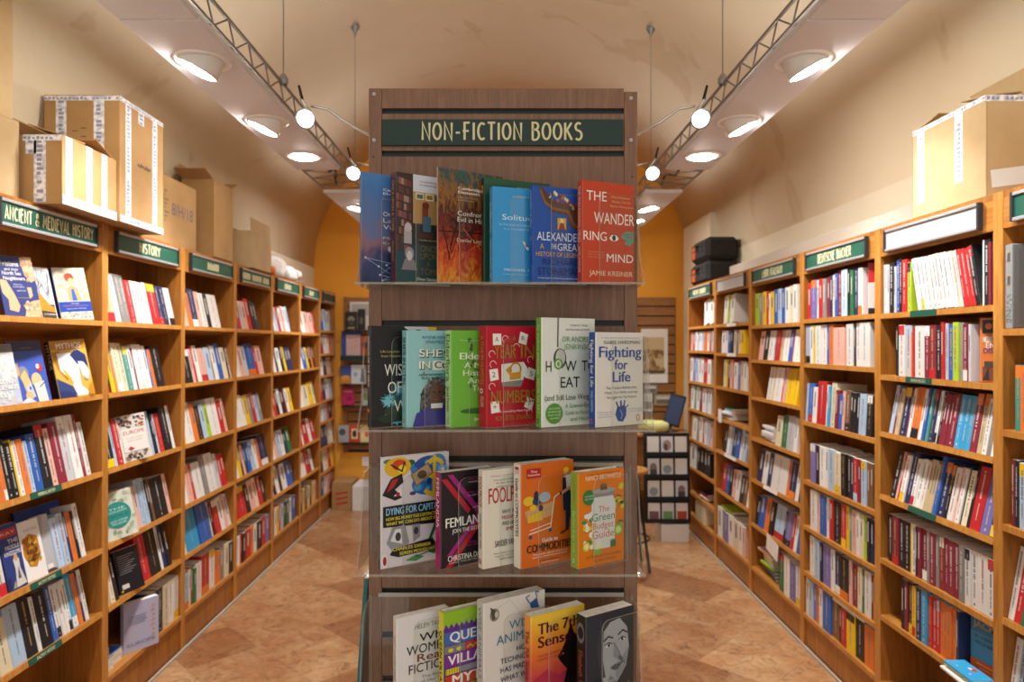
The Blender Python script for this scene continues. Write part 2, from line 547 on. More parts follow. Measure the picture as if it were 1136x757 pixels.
# ------------------------------------------------------------------ bookcases
XL, XR = -1.72, 1.64
LEFT = [2.31, 3.04, 3.78, 4.52, 5.24, 5.96, 6.61, 7.21]
RIGHT = [1.50, 2.33, 3.08, 3.86, 4.67, 5.44, 6.24]
ZL = [1.75, 1.437, 1.105, .775, .503, .197]
ZL7 = [1.783, 1.56, 1.35, 1.11, .907, .66, .42, .19]
BAYS = {}
def bay(key, side, y0, y1, top, zs, tilts, header, label, sign, words=None, lite=False, edge=None):
    s = -1 if side == 'L' else 1
    X = XL if side == 'L' else XR
    dep = .25
    t = .022
    root = thing('bookcase', label, 'bookcase', TR(X, (y0 + y1) / 2, 0), 'fitted bookcases along the ' + ('history' if side == 'L' else 'foreign language') + ' wall')
    P = TR(-X, -(y0 + y1) / 2, 0)
    B = lambda: MB()
    def fin(mb, name, par=None):
        mb.v = [(x - X, y - (y0 + y1) / 2, z) for x, y, z in mb.v]
        return mb.build(name, par or root)
    e = .0005
    for a, b in ((y0 + e, y0 + t), (y1 - t, y1 - e)):
        m_ = B().box((X + s * .003, a, 0), (X + s * dep, b, top), M_OAK)
        m_.box((X, a, 0), (X + s * .003, b, top), M_OAKF)
        fin(m_, 'side_panel')
    fin(B().box((X + s * (dep - .01), y0 + t, .17), (X + s * dep, y1 - t, top - .03), M_OAK), 'back_panel')
    fin(B().box((X + s * .004, y0 + t, top - .022), (X + s * (dep - .011), y1 - t, top), M_OAK), 'top_panel')
    fin(B().box((X + s * .012, y0 + t, 0), (X + s * .03, y1 - t, .168), M_OAK), 'plinth')
    hd = fin(B().box((X + s * .002, y0 + t, header), (X + s * .02, y1 - t, top - .0225), M_OAKH), 'header')
    for i, z in enumerate(zs):
        th = .022
        M = TR(X, 0, z) @ RY(s * tilts[i])
        m_ = B().box((s * .003, y0 + t, -th), (s * .232, y1 - t, 0), M_OAKH, M)
        m_.box((0, y0 + t, -th), (s * .003, y1 - t, 0), M_OAKF, M)
        sh = fin(m_, 'shelf')
        for (ri, txt, ya, yb, pale) in (edge or []):
            if ri == i:
                q = B().box((-s * .0022, ya, -th - .001), (-s * .0002, yb, .001), M_GREEN if not pale else M_WHITE, M)
                lab = fin(q, 'shelf_label', sh)
                lab['label'] = 'green shelf label' if not pale else 'white shelf label'
                if txt:
                    w = (yb - ya)
                    MM = M @ TR(-s * .0022, 0, 0) @ RZ(90 if side == 'L' else -90)
                    c0 = (ya + w * .22, yb - w * .22)
                    if side == 'L':
                        xa, xb = c0
                    else:
                        xa, xb = -c0[1], -c0[0]
                    q2 = B()
                    put_flat(q2, text_geo(txt, .01), M_CREAMINK, MM, xa, xb, -.017, .012, .0006)
                    fin(q2, 'lettering', lab)
    # sign in its aluminium holder
    if sign:
        za, zb = header + .018, top - .024
        ya, yb = y0 + t + .055, y1 - t - .06
        face = {'green': M_GREEN, 'blank': mat('#b9bbbd', .4), 'dark': mat('#24463c', .5)}[sign]
        sg = fin(B().box((X - s * .010, ya, za), (X + s * .0015, yb, zb), face), 'sign', hd)
        m_ = B()
        for q in (za, zb):
            m_.rbox((X - s * .016, ya, q - .006), (X - s * .0005, yb, q + .006), M_ALU, .002)
        for q in (ya, yb):
            m_.box((X - s * .017, q - .005, za - .006), (X - s * .0005, q + .005, zb + .006), mat('#2c2f36', .4))
        fin(m_, 'sign_holder', hd)
        if isinstance(words, list):                  # lettering too small to read
            q2 = B()
            rw = random.Random(len(words) + int(y0 * 10))
            for f0, f1 in words:
                u = f0
                while u < f1:
                    du = rw.uniform(.022, .04)
                    ya_, yb_ = ya + (yb - ya) * u, ya + (yb - ya) * (u + du * .62)
                    x_ = X - s * .0106
                    za_, zb_ = za + (zb - za) * .24, za + (zb - za) * rw.choice([.7, .76, .76])
                    q2.add([(x_, ya_, za_), (x_, yb_, za_), (x_, yb_, zb_), (x_, ya_, zb_)], [(0, 1, 2, 3)], M_CREAMINK)
                    u += du
            fin(q2, 'sign_lettering', hd)
        elif words:
            fr, txt = words
            w = yb - ya
            a, b = (ya + w * fr, yb - w * fr)
            MM = TR(X - s * .010, 0, 0) @ RZ(90 if side == 'L' else -90)
            if side == 'R':
                a, b = -b, -a
            q2 = B()
            put_flat(q2, deco_geo(txt, .15, .12), M_CREAMINK, MM, a, b, za + (zb - za) * .24, (zb - za) * .54, .0008)
            fin(q2, 'sign_lettering', hd)
    BAYS[key] = dict(side=side, s=s, X=X, y0=y0 + t, y1=y1 - t, zs=zs, tilts=tilts)
    return root

TL = [12, 12, 12, 12, 12, 0]
lab = {
    'L1': 'cherry wood bookcase signed Ancient & Medieval History, two taped cartons on its top',
    'L2': 'cherry wood bookcase signed History, under the tallest taped carton',
    'L3': 'cherry wood bookcase with short green sign, under the open brown carton, beyond History',
    'L4': 'cherry wood bookcase with pale lettered sign, under carton with raised flap',
    'L5': 'cherry wood bookcase under the white plastic wrapped bundle',
    'L6': 'second bookcase from the back wall in the History row',
    'L7': 'bookcase with dark unlettered sign, touching the orange back wall',
}
wd = {'L1': (.045, 'ANCIENT & MEDIEVAL HISTORY'), 'L2': (.33, 'HISTORY'), 'L3': [(.37, .62)], 'L4': [(.05, .28), (.36, .68), (.74, .96)], 'L5': [(.34, .62)], 'L6': [(.36, .62)]}
for i in range(7):
    k = 'L%d' % (i + 1)
    ed = []
    y0, y1 = LEFT[i], LEFT[i + 1]
    if i == 0:
        ed = [(2, 'MEDIEVAL HISTORY', 2.555, 2.735, False), (3, 'ANCIENT HISTORY', 2.555, 2.735, False), (4, 'ANCIENT HISTORY', 2.545, 2.735, False)]
    bay(k, 'L', y0, y1, 2.17, ZL if i < 6 else ZL7, TL if i < 6 else [6] * 7 + [0], 2.045, lab[k], 'dark' if i == 6 else 'green', wd.get(k), edge=ed)
ZR = {
    'R0': [1.70, 1.37, 1.06, .755, .47, .19], 'R1': [1.782, 1.517, 1.272, 1.0, .722, .475, .185],
    'R2': [1.785, 1.546, 1.232, .912, .664, .415, .185], 'R3': [1.772, 1.551, 1.307, 1.04, .767, .475, .185],
    'R4': [1.80, 1.584, 1.33, 1.09, .845, .545, .185], 'R5': [1.80, 1.595, 1.33, 1.09, .83, .58, .36, .17],
}
TRt = {
    'R0': [0, 0, 0, 10, 8, 0], 'R1': [0, 0, 10, 12, 0, 0, 0], 'R2': [0, 0, 3, 0, 0, 0, 0],
    'R3': [0, 7, 9, 6, 8, 8, 0], 'R4': [6, 2, 2, 4, 8, 8, 0], 'R5': [4, 2, 2, 2, 2, 2, 2, 0],
}
labr = {
    'R0': 'bookcase holding the shrink-wrapped grey book, only its edge in view, beside blank-signed case',
    'R1': 'cherry wood bookcase with a blank white sign, below the big taped carton',
    'R2': 'cherry wood bookcase signed Deutsche Bücher, between blank-signed and Italian cases',
    'R3': 'cherry wood bookcase signed Libri Italiani, beyond Deutsche Bücher',
    'R4': 'bookcase with a blank grey sign, beyond the Italian case',
    'R5': 'bookcase below the black holdalls, last before the plaster pier',
}
wr = {'R2': (.22, 'DEUTSCHE BÜCHER'), 'R3': (.26, 'LIBRI ITALIANI'), 'R5': [(.22, .5), (.55, .82)]}
for i in range(6):
    k = 'R%d' % i
    y0, y1 = RIGHT[i], RIGHT[i + 1]
    ed = []
    if i == 1:
        ed = [(0, None, 2.66, 2.83, False), (1, 'SPANISH BOOKS', 2.69, 2.86, False), (3, None, 2.66, 2.84, False)]
    if i == 3:
        ed = [(4, None, 4.2, 4.42, True)]
    if i == 4:
        ed = [(0, None, 4.95, 5.15, True), (1, None, 4.95, 5.15, True), (4, None, 4.95, 5.2, True)]
    bay(k, 'R', y0, y1, 2.153, ZR[k], TRt[k], 2.03, labr[k], {'R1': 'blank', 'R4': 'blank'}.get(k, 'green'), wr.get(k), edge=ed)

# ------------------------------------------------------------------ light rigs hung along both aisles
GLOW = emit('lamp_glow', '#fffaf2', 85.0)
GLOWLED = emit('halogen_glow', '#f4f6ff', 40.0)
ZP = 2.75
DOME = .016
VAULT_FILL = 5.2  # energy of the added up-facing fill lights
def rig(s, label):
    root = thing('hanging_light_rig', label, 'ceiling light', TR(s * 1.167, 0, ZP), 'hanging light rigs')
    xa, xb = -.1375 * s, .1375 * s           # local x: outer edge = +s
    def seg(y0, y1):
        return MB().rbox((-.1375, y0, 0), (.1375, y1, .025), M_PANEL, .004)
    for a, b in ((-.4, 1.02), (1.03, 2.38), (2.39, 4.44), (5.10, 6.6)):
        seg(a, b).build('light_panel', root)
    inner = -s
    ch = [(inner * .1375, .035), (-inner * .1375, .035), (inner * .152, .102)]
    for cx, cz in ch:
        MB().tube([(cx, -.4, cz), (cx, 6.6, cz)], .007, M_STEEL, 8).build('truss_chord', root)
    m_ = MB()
    y = -.3
    while y < 6.5:
        m_.tube([(ch[0][0], y, .035), (ch[2][0], y + .1, .102), (ch[0][0], y + .2, .035)], .0035, M_STEEL, 6)
        m_.tube([(ch[0][0], y, .035), (ch[1][0], y + .1, .035), (ch[0][0], y + .2, .035)], .0035, M_STEEL, 6)
        y += .2
    m_.build('truss_lattice', root)
    for y in (1.6, 3.24, 4.81):
        x = inner * .155
        zc = SPR + RISE * math.sqrt(max(0, 1 - ((s * 1.167 + x - XC) / AX) ** 2)) - ZP
        c = MB().tube([(x, y, .12), (x, y, zc - .05)], .0028, M_STEEL, 6).build('suspension_rod', root)
        MB().lathe([(.006, zc - .07), (.008, zc - .05), (.03, zc - .01), (.03, zc)], M_STEEL, 16, TR(x, y, 0)).build('ceiling_cup', c)
        MB().lathe([(.016, .095), (.022, .105), (.022, .125), (.01, .145)], M_STEEL, 12, TR(x, y, 0)).build('rod_clamp', c)
    MB().tube([(0, 4.7, .05), (.03, 4.75, .09), (.02, 4.85, .06), (-.02, 4.95, .1), (-.03, 5.05, .05)], .008, M_BLACK, 6).build('cable', root)
    for y, tilt in ((1.95, 27), (2.73, 27), (3.47, 25), (4.12, 0), (5.68, 14), (6.26, 10)):
        d = bpy.data.objects.new('downlight', None)
        COL.objects.link(d)
        d.location = (0, y, 0)
        d.parent = root
        MB().lathe([(.078, .001), (.078, -.004), (.105, -.005), (.108, 0.0)], mat('#efeeec', .4), 32).build('trim_ring', d)
        T = RY(-s * tilt)                       # tips the opening towards the shelves
        k = .052 if tilt > 20 else (.02 if tilt else .003)
        body = MB().lathe([(.072, .045 if tilt > 20 else .012), (.075, 0), (.077, -k * .5), (.079, -k), (.072, -k - .002)], mat('#e4e2de', .35), 32, T @ TR(0, 0, .012 if tilt else 0))
        body.build('lamp_housing', d)
        g = MB().lathe([(0, -k - DOME), (.03, -k - DOME * .9), (.055, -k - DOME * .55), (.071, -k - .0005), (.071, -k + .004), (0, -k + .004)], GLOW, 32, T @ TR(0, 0, .012 if tilt else 0))
        g.build('lamp_lens', d)
        li = bpy.data.lights.new('downlight_beam', 'SPOT')
        li.energy = 54 if tilt else 42
        li.spot_size = math.radians(94)
        li.spot_blend = 1.0
        li.shadow_soft_size = .06
        li.color = (.99, .985, 1)
        lo = bpy.data.objects.new('downlight_beam', li)
        COL.objects.link(lo)
        lo.parent = d
        lo.matrix_local = TR(0, 0, .012) @ T @ TR(0, 0, -k - .045) @ RY(s * tilt * .28)
        # unseen up-facing fill light, added above each can to brighten the vault
        MB().lathe([(.07, .03), (.08, .04), (.08, .075), (.074, .075), (.074, .04)], mat('#cfcdca', .4), 24).build('lamp_can', d)
        l2 = bpy.data.lights.new('added_vault_fill', 'SPOT')
        l2.energy = VAULT_FILL
        l2.spot_size = math.radians(168)
        l2.spot_blend = .5
        l2.shadow_soft_size = .07
        l2.color = (.99, .985, 1)
        lp = bpy.data.objects.new('added_vault_fill', l2)
        COL.objects.link(lp)
        lp.parent = d
        lp.matrix_local = TR(0, 0, .13) @ RX(180)
    return root
rig(-1, 'long grey panel of round downlights hung over the History cases')
rig(1, 'long grey panel of round downlights hung over the German books cases')
# ------------------------------------------------------------------ books
def T(u0, u1, v, cap, s, col, bold=0, geo=None):
    return ('t', u0, u1, v, cap * (1.22 if cap > .03 else 1.05), s, col, bold)
def Rr(u0, v0, u1, v1, col): return ('p', [(u0, v0), (u1, v0), (u1, v1), (u0, v1)], col)
def P(pts, col): return ('p', pts, col)
def E(cu, cv, ru, rv, col, n=22): return ('p', [(cu + ru * math.cos(2 * PI * i / n), cv + rv * math.sin(2 * PI * i / n)) for i in range(n)], col)
def Ln(pts, wid, col): return ('l', pts, wid, col)
def S(v0, v1, cap, s, col, bold=0): return ('s', v0, v1, cap, s, col, bold)
def D(u0, u1, v, cap, s, col): return ('d', u0, u1, v, cap, s, col)

def ink(c):
    return c if not isinstance(c, str) else mat(c, .35, 0, 0, .4)

def shell(w, h, t, front, spine, back, hard):
    c = .0026 if hard else .0009
    r = min(.0022, t * .3)
    pts = [(w, 0), (r, 0), (0, r), (0, t - r), (r, t), (w, t), (w, t - c), (c * 1.4, t - c), (c * 1.4, c), (w, c)]
    ed = [front, front, spine, back, back, M_PAGEW, M_PAGEW, M_PAGEW, M_PAGEW, M_PAGEW]
    n = len(pts)
    return pts[::-1], [ed[(n - 2 - j) % n] for j in range(n)]

def book_parts(root, w, h, t, ops, page, hard, pages=True):
    if pages:
        c = .0027 if hard else .001
        g = .0035 if hard else .0007
        MB().box((c * 1.5, c, g), (w - g, t - c, h - g), page).build('page_block', root)
    art, txt, sp = MB(), MB(), MB()
    k = 0
    for o in ops:
        k += 1
        lift = min(.00018, .0022 / len(ops)) * k + .0002
        if o[0] == 'p':
            pts = [(u * w, v * h) for u, v in o[1]]
            pts = [(min(max(a, 0.0008), w), min(max(b, .0008), h - .0008)) for a, b in pts]
            art.add([(a, -lift, b) for a, b in pts], [tuple(range(len(pts)))], ink(o[2]))
        elif o[0] == 'l':
            vs, fs = strokes_geo([[(u * w, v * h) for u, v in o[1]]], o[2] * w)
            art.add([(a, -lift - c * .1, b) for a, b, c in vs], fs, ink(o[3]))
        elif o[0] in 'td':
            geo = text_geo(o[5], o[7]) if o[0] == 't' else deco_geo(o[5], .13, .1)
            put_flat(txt, geo, ink(o[6]), None, o[1] * w, o[2] * w, o[3] * h, o[4] * h, lift)
        elif o[0] == 's':
            vs, fs, W = text_geo(o[4], o[6])
            L_ = (o[2] - o[1]) * h
            kx = L_ / W
            cap = o[3] * t
            sp.add([(-.0005, t * .5 + cap * .5 - b * cap, o[2] * h - a * kx) for a, b, c in vs], fs, ink(o[5]))
    if art.v: art.build('cover_picture', root)
    if txt.v: txt.build('cover_lettering', root)
    if sp.v: sp.build('spine_lettering', root)

def make_book(M, w, h, t, front, spine, back, ops, label, group, page=None, hard=False):
    pts, side = shell(w, h, t, ink(front), ink(spine), ink(back), hard)
    b = MB().prism(pts, 0, h, ink(front), None, side)
    o = b.build('book', None, M)
    tag(o, label, 'book', group)
    book_parts(o, w, h, t, ops, page or (M_PAGEW if not hard else M_PAGE), hard)
    return o

# ------------------------------------------------------------------ the display stand in the middle
SY = 1.68
root = thing('display_stand', 'tall walnut slatted display stand in the middle aisle, signed Non-fiction Books', 'display stand', TR(0, 2.04, 0))
def fin(mb, name, par=None):
    mb.v = [(x, y - 2.04, z) for x, y, z in mb.v]
    return mb.build(name, par or root)
fin(MB().rbox((-.321, SY, .05), (-.2895, 2.40, 2.262), M_WAL, .0015), 'side_panel')
fin(MB().rbox((.2895, SY, .05), (.321, 2.40, 2.254), M_WAL, .0015), 'side_panel')
GROOVES = [2.208, 2.106, 2.0, 1.9, 1.797, 1.70, 1.585, 1.48, 1.376, 1.27, 1.165, 1.06, .955, .85, .745, .64, .5, .35]
for yy, nm in ((SY + .002, 'front_slat_panel'), (2.38, 'rear_slat_panel')):
    m_ = MB()
    zs = [2.262] + [g for g in GROOVES] + [.06]
    for a, b in zip(zs, zs[1:]):
        m_.box((-.289, yy, b + (.007 if b > .06 else 0)), (.289, yy + .016, a - (.007 if a < 2.26 else 0)), M_WAL)
    fp = fin(m_, nm)
    if nm.startswith('front'):
        m_ = MB()
        for g in GROOVES:
            m_.box((-.2885, yy + .009, g - .0069), (.2885, yy + .0155, g + .0069), M_BLACK)
            m_.box((-.2885, yy - .0005, g - .0069), (.2885, yy + .009, g - .0045), M_DGREEN)
        fin(m_, 'slat_insert', fp)
fin(MB().box((-.289, SY + .03, .06), (.289, 2.37, 2.245), mat('#4d3626', .6)), 'core_panel')
fin(MB().box((-.325, SY - .005, 0), (.325, 2.405, .05), M_BLACK), 'plinth')
sg = fin(MB().rbox((-.2885, SY - .006, 2.1235), (.2865, SY + .0015, 2.1855), M_DGREEN, .001), 'sign_board')
q = MB()
put_flat(q, deco_geo('NON-FICTION BOOKS', .118, .125), mat('#d9cfa0', .5), TR(0, SY - .006, 0), -.1935, .1885, 2.1365, .041, .0006)
fin(q, 'sign_lettering', sg)
m_ = MB()
for x, z in ((-.308, 2.248), (-.308, 2.138), (.306, 2.238), (.306, 2.138), (-.31, 2.098), (.309, 2.05)):
    big = z > 2.12
    m_.lathe([(.0012, .0002), (.0022, .0012), (.0038, .0016), (.0042, 0)] if big else [(0, .0004), (.0018, .0004), (.0018, 0)], M_ALU if big else M_BLACK, 14, TR(x, SY, z) @ RX(90))
fin(m_, 'screw')

# clear racks hooked to the stand: base plate, hooked back plate, two sloping ends and one divider in front of each book
TRAYZ = [1.783, 1.467, 1.158, .848]
D0 = 1.53
ORD = ['topmost', 'second from top', 'third from top', 'lowest in view']
STAND = {0: [], 1: [], 2: [], 3: []}
RX0, RX1 = [-.317, -.314, -.317, -.317], [.304, .326, .306, .308]
def rack(i, z, books):
    xa_, xb_ = RX0[i], RX1[i]
    r_ = thing('acrylic_rack', 'clear acrylic book rack on the walnut stand, ' + ORD[i], 'book rack', TR(0, SY, z), 'clear acrylic racks on the walnut stand')
    def f2(mb, name, par=None):
        mb.v = [(x, y - SY, zz - z) for x, y, zz in mb.v]
        return mb.build(name, par or r_)
    m_ = MB().box((xa_, 1.503, z - .005), (xb_, SY - .001, z), M_CLEAR)
    m_.box((xa_, 1.5, z - .005), (xb_, 1.503, z), M_CLEAREND)
    f2(m_, 'base_plate')
    m_ = MB().box((xa_, SY - .0045, z), (xb_, SY - .001, z + .2), M_CLEAR)
    m_.box((xa_ + .02, SY - .006, z + .2), (xb_ - .02, SY - .001, z + .209), M_CLEAREDGE)
    f2(m_, 'back_plate')
    for s in (-1, 1):
        x = xa_ + .0005 if s < 0 else xb_ - .0045
        pr = [(1.505, z), (SY - .005, z), (SY - .005, z + .205), (1.60, z + .2), (1.585, z + .19), (1.575, z + .17), (1.55, z + .06)]
        m_ = MB()
        n = len(pr)
        vs = [(x, a, b) for a, b in pr] + [(x + .004, a, b) for a, b in pr]
        m_.add(vs, [tuple(range(n)), tuple(range(n, 2 * n))[::-1]], M_CLEAR)
        m_.add(vs, [(j, j + n, (j + 1) % n + n, (j + 1) % n) for j in range(n)], M_CLEAREND)
        f2(m_, 'end_panel')
    for (X0, d0, th, w, h, t) in books:
        M = TR(X0, d0, z) @ RZ(th)
        u0, u1, hh, rr = w * .30, w + .006, min(h * .93, .2), .02
        pr = [(u0, .0005), (u1, .0005), (u1, hh)] + arc(u0 + rr, hh - rr, rr, rr, 90, 180, 6)
        n = len(pr)
        m_ = MB()
        vs = [(a, -.0065, b) for a, b in pr] + [(a, -.0040, b) for a, b in pr]
        m_.add(vs, [tuple(range(n)), tuple(range(n, 2 * n))[::-1]], M_CLEAR, M)
        m_.add(vs, [(j, (j + 1) % n, (j + 1) % n + n, j + n) for j in range(n)], M_CLEAREDGE, M)
        f2(m_, 'divider')

def sbook(row, px, th, w, h, t, front, spine, ops, label, hard=False, d0=D0, back=None, page=None, pane=True, ku=1.0):
    if ku != 1.0:
        ops = [squeeze(o, ku) for o in ops]
    """px: where the spine-side edge of the front cover stands along the rack, as the sight line's slope x/y times 780"""
    X0 = px / 780 * d0
    M = TR(X0, d0, TRAYZ[row] + .0012) @ RZ(th)
    if pane: STAND[row].append((X0, d0, th, w, h, t))
    return make_book(M, w, h, t, front, spine, back or spine, ops, label, 'books displayed in row %s of the stand' % ['one', 'two', 'three', 'four'][row], page, hard)

W_, K_ = '#f2f0ea', '#1b1a1d'
def squeeze(o, k):
    if o[0] in 'td': return (o[0], o[1] * k, o[2] * k) + o[3:]
    if o[0] == 'p': return ('p', [(a * k if a < .995 else a, b) for a, b in o[1]], o[2])
    if o[0] == 'l': return ('l', [(a * k, b) for a, b in o[1]], o[2] * k, o[3])
    return o
def scatter(n, u0, u1, v0, v1, ru, rv, cols, seed):
    r = random.Random(seed)
    return [E(r.uniform(u0, u1), r.uniform(v0, v1), ru * r.uniform(.6, 1.3), rv * r.uniform(.6, 1.3), r.choice(cols), 9) for _ in range(n)]

# ---- top row
blue_bg = printed('night_sky_print', [(.12, '#10244e'), (.3, '#2c3d6e'), (.42, '#8a6470'), (.52, '#5f6f9e'), (.7, '#3f74b4'), (.95, '#4d86c8')], 3.0, (2, 2, 2), .4, .62)
r0 = random.Random(3)
nodes = [(r0.uniform(.05, .95), r0.uniform(.02, .27)) for _ in range(13)]
net = [Ln([nodes[i], nodes[(i * 5 + 3) % 13]], .006, '#a9bfe0') for i in range(13)] + [E(a, b, .012, .009, '#dfe9f7', 8) for a, b in nodes]
sbook(0, -157.5, 34, .155, .242, .008, blue_bg, '#31507f', net + [E(.45, .32, .05, .03, '#c9cbe0'), E(.45, .32, .025, .016, '#f4f4fa'),
      T(.33, .75, .85, .022, 'Cambridge', W_, .02), T(.33, .72, .815, .022, 'Elements', W_, .02), T(.33, .7, .77, .013, 'Philosophy', '#c9a27c'),
      T(.33, .46, .62, .034, 'On', W_), T(.33, .47, .56, .034, 'La', W_), T(.33, .45, .50, .034, 'Vi', W_), T(.33, .48, .405, .026, 'Ma', '#cfd8e8'), T(.33, .5, .36, .026, 'Kry', '#cfd8e8')],
      'thin blue paperback with a starry network print, beside the purple-spined book, top rack')
shelfart = []
for j in range(9):
    v = .96 - j * .075
    for i in range(6):
        shelfart.append(P([(i * .055, v - .03 * i / 6), (i * .055 + .05, v - .035 * i / 6), (i * .055 + .05, v - .06 - .03 * i / 6), (i * .055, v - .062 - .025 * i / 6)], R.choice(['#6e3a34', '#8a5a46', '#59413c', '#9b8372', '#3f3536', '#7d4a5a'])))
sbook(0, -118.5, 34, .15, .242, .030, '#3a4a4e', '#4f2233', [Rr(0, 0, 1, .38, '#24474d'), Rr(0, .38, .36, 1, '#3b2c2c')] + shelfart + [
      Rr(.36, .72, 1, 1, '#cfd6e2'), Rr(.36, .5, 1, .84, '#b5905f'), Rr(.36, .36, 1, .55, '#2c3238'), Rr(.42, .77, .6, .83, '#e3d9c0'), Rr(.44, .78, .58, .82, '#5a6c66'), Rr(.64, .77, .82, .83, '#efe6cc'), Rr(.66, .78, .8, .82, '#94793f'), Rr(.85, .77, .98, .83, '#39656b'),
      Rr(.56, .55, .7, .7, '#8a3f36'), Rr(.58, .48, .76, .62, '#49718a'), E(.64, .72, .08, .035, '#74312c'), Rr(.5, .42, .8, .47, '#5b332c'), E(.42, .7, .06, .03, '#c98a4a'),
      E(.25, .5, .08, .05, '#b9b4b8'), Rr(.16, .36, .33, .47, '#a5a1a8'), E(.28, .27, .1, .06, '#8f8b92'), P([(.1, .12), (.46, .12), (.38, .22), (.18, .22)], '#7d7a82'), E(.28, .25, .06, .045, '#c2bec2'),
      T(.5, .92, .93, .014, 'THE MISADVENTURES', '#5a5a6a'), T(.5, .95, .9, .014, 'OF A RARE BOOKSELLER', '#5a5a6a'), T(.5, .98, .395, .016, 'A perfect mix of wit and', '#d8c27c'),
      T(.52, .9, .295, .05, 'ONCE', '#8d6f4c'), T(.52, .9, .225, .05, 'UPON', '#8d6f4c'), T(.66, .74, .155, .05, 'A', '#8d6f4c'), T(.52, .94, .085, .05, 'TOME', '#8d6f4c'), T(.44, .98, .03, .026, 'Oliver Darkshire', W_),
      S(.47, .93, .42, 'ONCE UPON A TOME', '#d9b75e', .02), S(.2, .38, .3, 'Oliver Darkshire', '#c7a04f'), ], 'book with purple and gold spine showing shelves and a marble bust, top rack', True, ku=.74)
evil_bg = printed('fire_abstract_print', [(.2, '#d89a2c'), (.36, '#c2401c'), (.46, '#8c2416'), (.55, '#3c1a14'), (.64, '#93602c'), (.76, '#1d4a4e'), (.9, '#3c7f80')], 5.0, (2.2, 1, 1.2), 2.4, .5)
rr = random.Random(5)
sbook(0, -72, 34, .17, .252, .007, evil_bg, '#d5b691', [Ln([(rr.uniform(0, .5), rr.uniform(.3, .62)), (rr.uniform(.1, .7), rr.uniform(.2, .6))], rr.uniform(.006, .02), rr.choice(['#2b110c', '#1a1210', '#3a170e'])) for _ in range(16)] + [
      Ln([(rr.uniform(.2, 1), rr.uniform(.02, .5)), (rr.uniform(.2, 1), rr.uniform(.02, .5))], .012, rr.choice(['#e08b22', '#d9641c', '#b8301a', '#e8b13c'])) for _ in range(18)] + [
      T(.29, .66, .83, .024, 'Cambridge', W_, .02), T(.29, .62, .795, .024, 'Elements', W_, .02), T(.29, .6, .755, .015, 'Historical Theory', '#c9b49a'), T(.29, .54, .73, .015, 'and Practice', '#c9b49a'), Ln([(.7, .9), (.7, .94)], .02, W_),
      T(.28, .84, .6, .036, 'Confronting', W_), T(.28, .86, .545, .036, 'Evil in History', W_), T(.27, .7, .37, .028, 'Daniel Little', '#efd9c4')],
      'thin tall book with fiery red and orange abstract cover, top rack')
sbook(0, -21, 24, .165, .238, .016, '#1f4a34', '#15171a', [T(.5, .98, .93, .02, 'ENDLESS', '#8fae9a'), Rr(0, .94, 1, 1, '#245a3e'), S(.86, .93, .6, 'I', '#c79a3c', .04)],
      'dark green book with black spine, half hidden behind the bright blue book', True, 1.568, pane=False)
sbook(0, -11.5, 20, .134, .21, .022, '#2f97d6', '#2b92d2', [T(.165, .8, .66, .05, 'Solitude', '#d5ecf8'), T(.12, .86, .60, .022, 'In Pursuit of a Singular Life', '#a9d8f2'), T(.2, .74, .555, .022, 'in a Crowded World', '#a9d8f2'), P([(.52, .44), (.55, .44), (.64, .36), (.6, .35)], '#e8eef2'), P([(.57, .415), (.6, .4), (.61, .385), (.57, .39)], '#9c3030'),
      T(.2, .92, .125, .026, 'MICHAEL HARRIS', '#cfeafa'), T(.18, .95, .085, .014, 'Solitude is the school of genius', '#a9d8c2'), T(.34, .95, .9, .014, 'A timely and elegant book', '#e3d58a'),
      S(.52, .84, .6, 'Solitude', '#d5ecf8', .02), S(.14, .46, .4, 'Michael Harris', '#bfe3f6'), S(.05, .1, .45, 'O', '#d5ecf8')],
      'plain bright blue paperback with a tiny boat on its cover, top rack')
crowd = []
rr = random.Random(11)
for i in range(34):
    a = rr.uniform(0, 1)
    crowd.append(E(.3 + a * .68, .93 - .16 * a + rr.uniform(-.02, .05), .028, .022, rr.choice(['#d8c9a0', '#8c2f2a', '#3f6d52', '#c9a23c', '#6b4a8a', '#e8dfc8', '#b5563c', '#2d4a86']), 8))
sbook(0, 33, 21, .14, .212, .019, '#1c4fa6', '#1f58ae', [P([(.12, .99), (.2, .84), (.4, .74), (.7, .72), (.78, .6), (.95, .55), (1, .6), (1, .8), (.7, .82), (.4, .86), (.2, .99)], '#5a3826'), P([(.14, .95), (.24, .82), (.42, .76), (.7, .745), (.84, .6), (.96, .57), (.98, .6), (.86, .64), (.74, .77), (.42, .79), (.26, .85), (.17, .97)], '#84583a')] + crowd + [
      Rr(.5, .56, .68, .68, '#d8a92e'), E(.59, .645, .04, .03, '#e8d6ae'), P([(.52, .56), (.66, .56), (.62, .63), (.56, .63)], '#9a2b2a'),
      T(.08, 1.0, .44, .075, 'ALEXANDER', '#dfe8f4'), T(.14, .22, .35, .05, 'A', '#d9a93a'), T(.36, .48, .355, .045, 'THE', '#e6ecf4'), T(.5, 1.0, .34, .065, 'GREAT', '#dfe8f4'), T(.06, 1.0, .275, .04, 'HISTORY OF LEGEND', '#d9a93a'),
      T(.2, .98, .19, .055, 'RICHARD', '#0f2a66'), T(.1, 1.0, .085, .065, 'STONEMAN', '#0f2a66'), T(.1, .97, .045, .014, 'A truly important book on an enthralling subject', '#dfe8f4'),
      S(.56, .96, .5, 'ALEXANDER THE GREAT', '#a9c4ea'), S(.2, .38, .45, 'RICHARD STONEMAN', '#123676'), ('s', .44, .48, .6, 'O', '#d8a92e', .06)],
      'royal blue book with a crowded wooden ship painted on it, top rack', ku=.84)
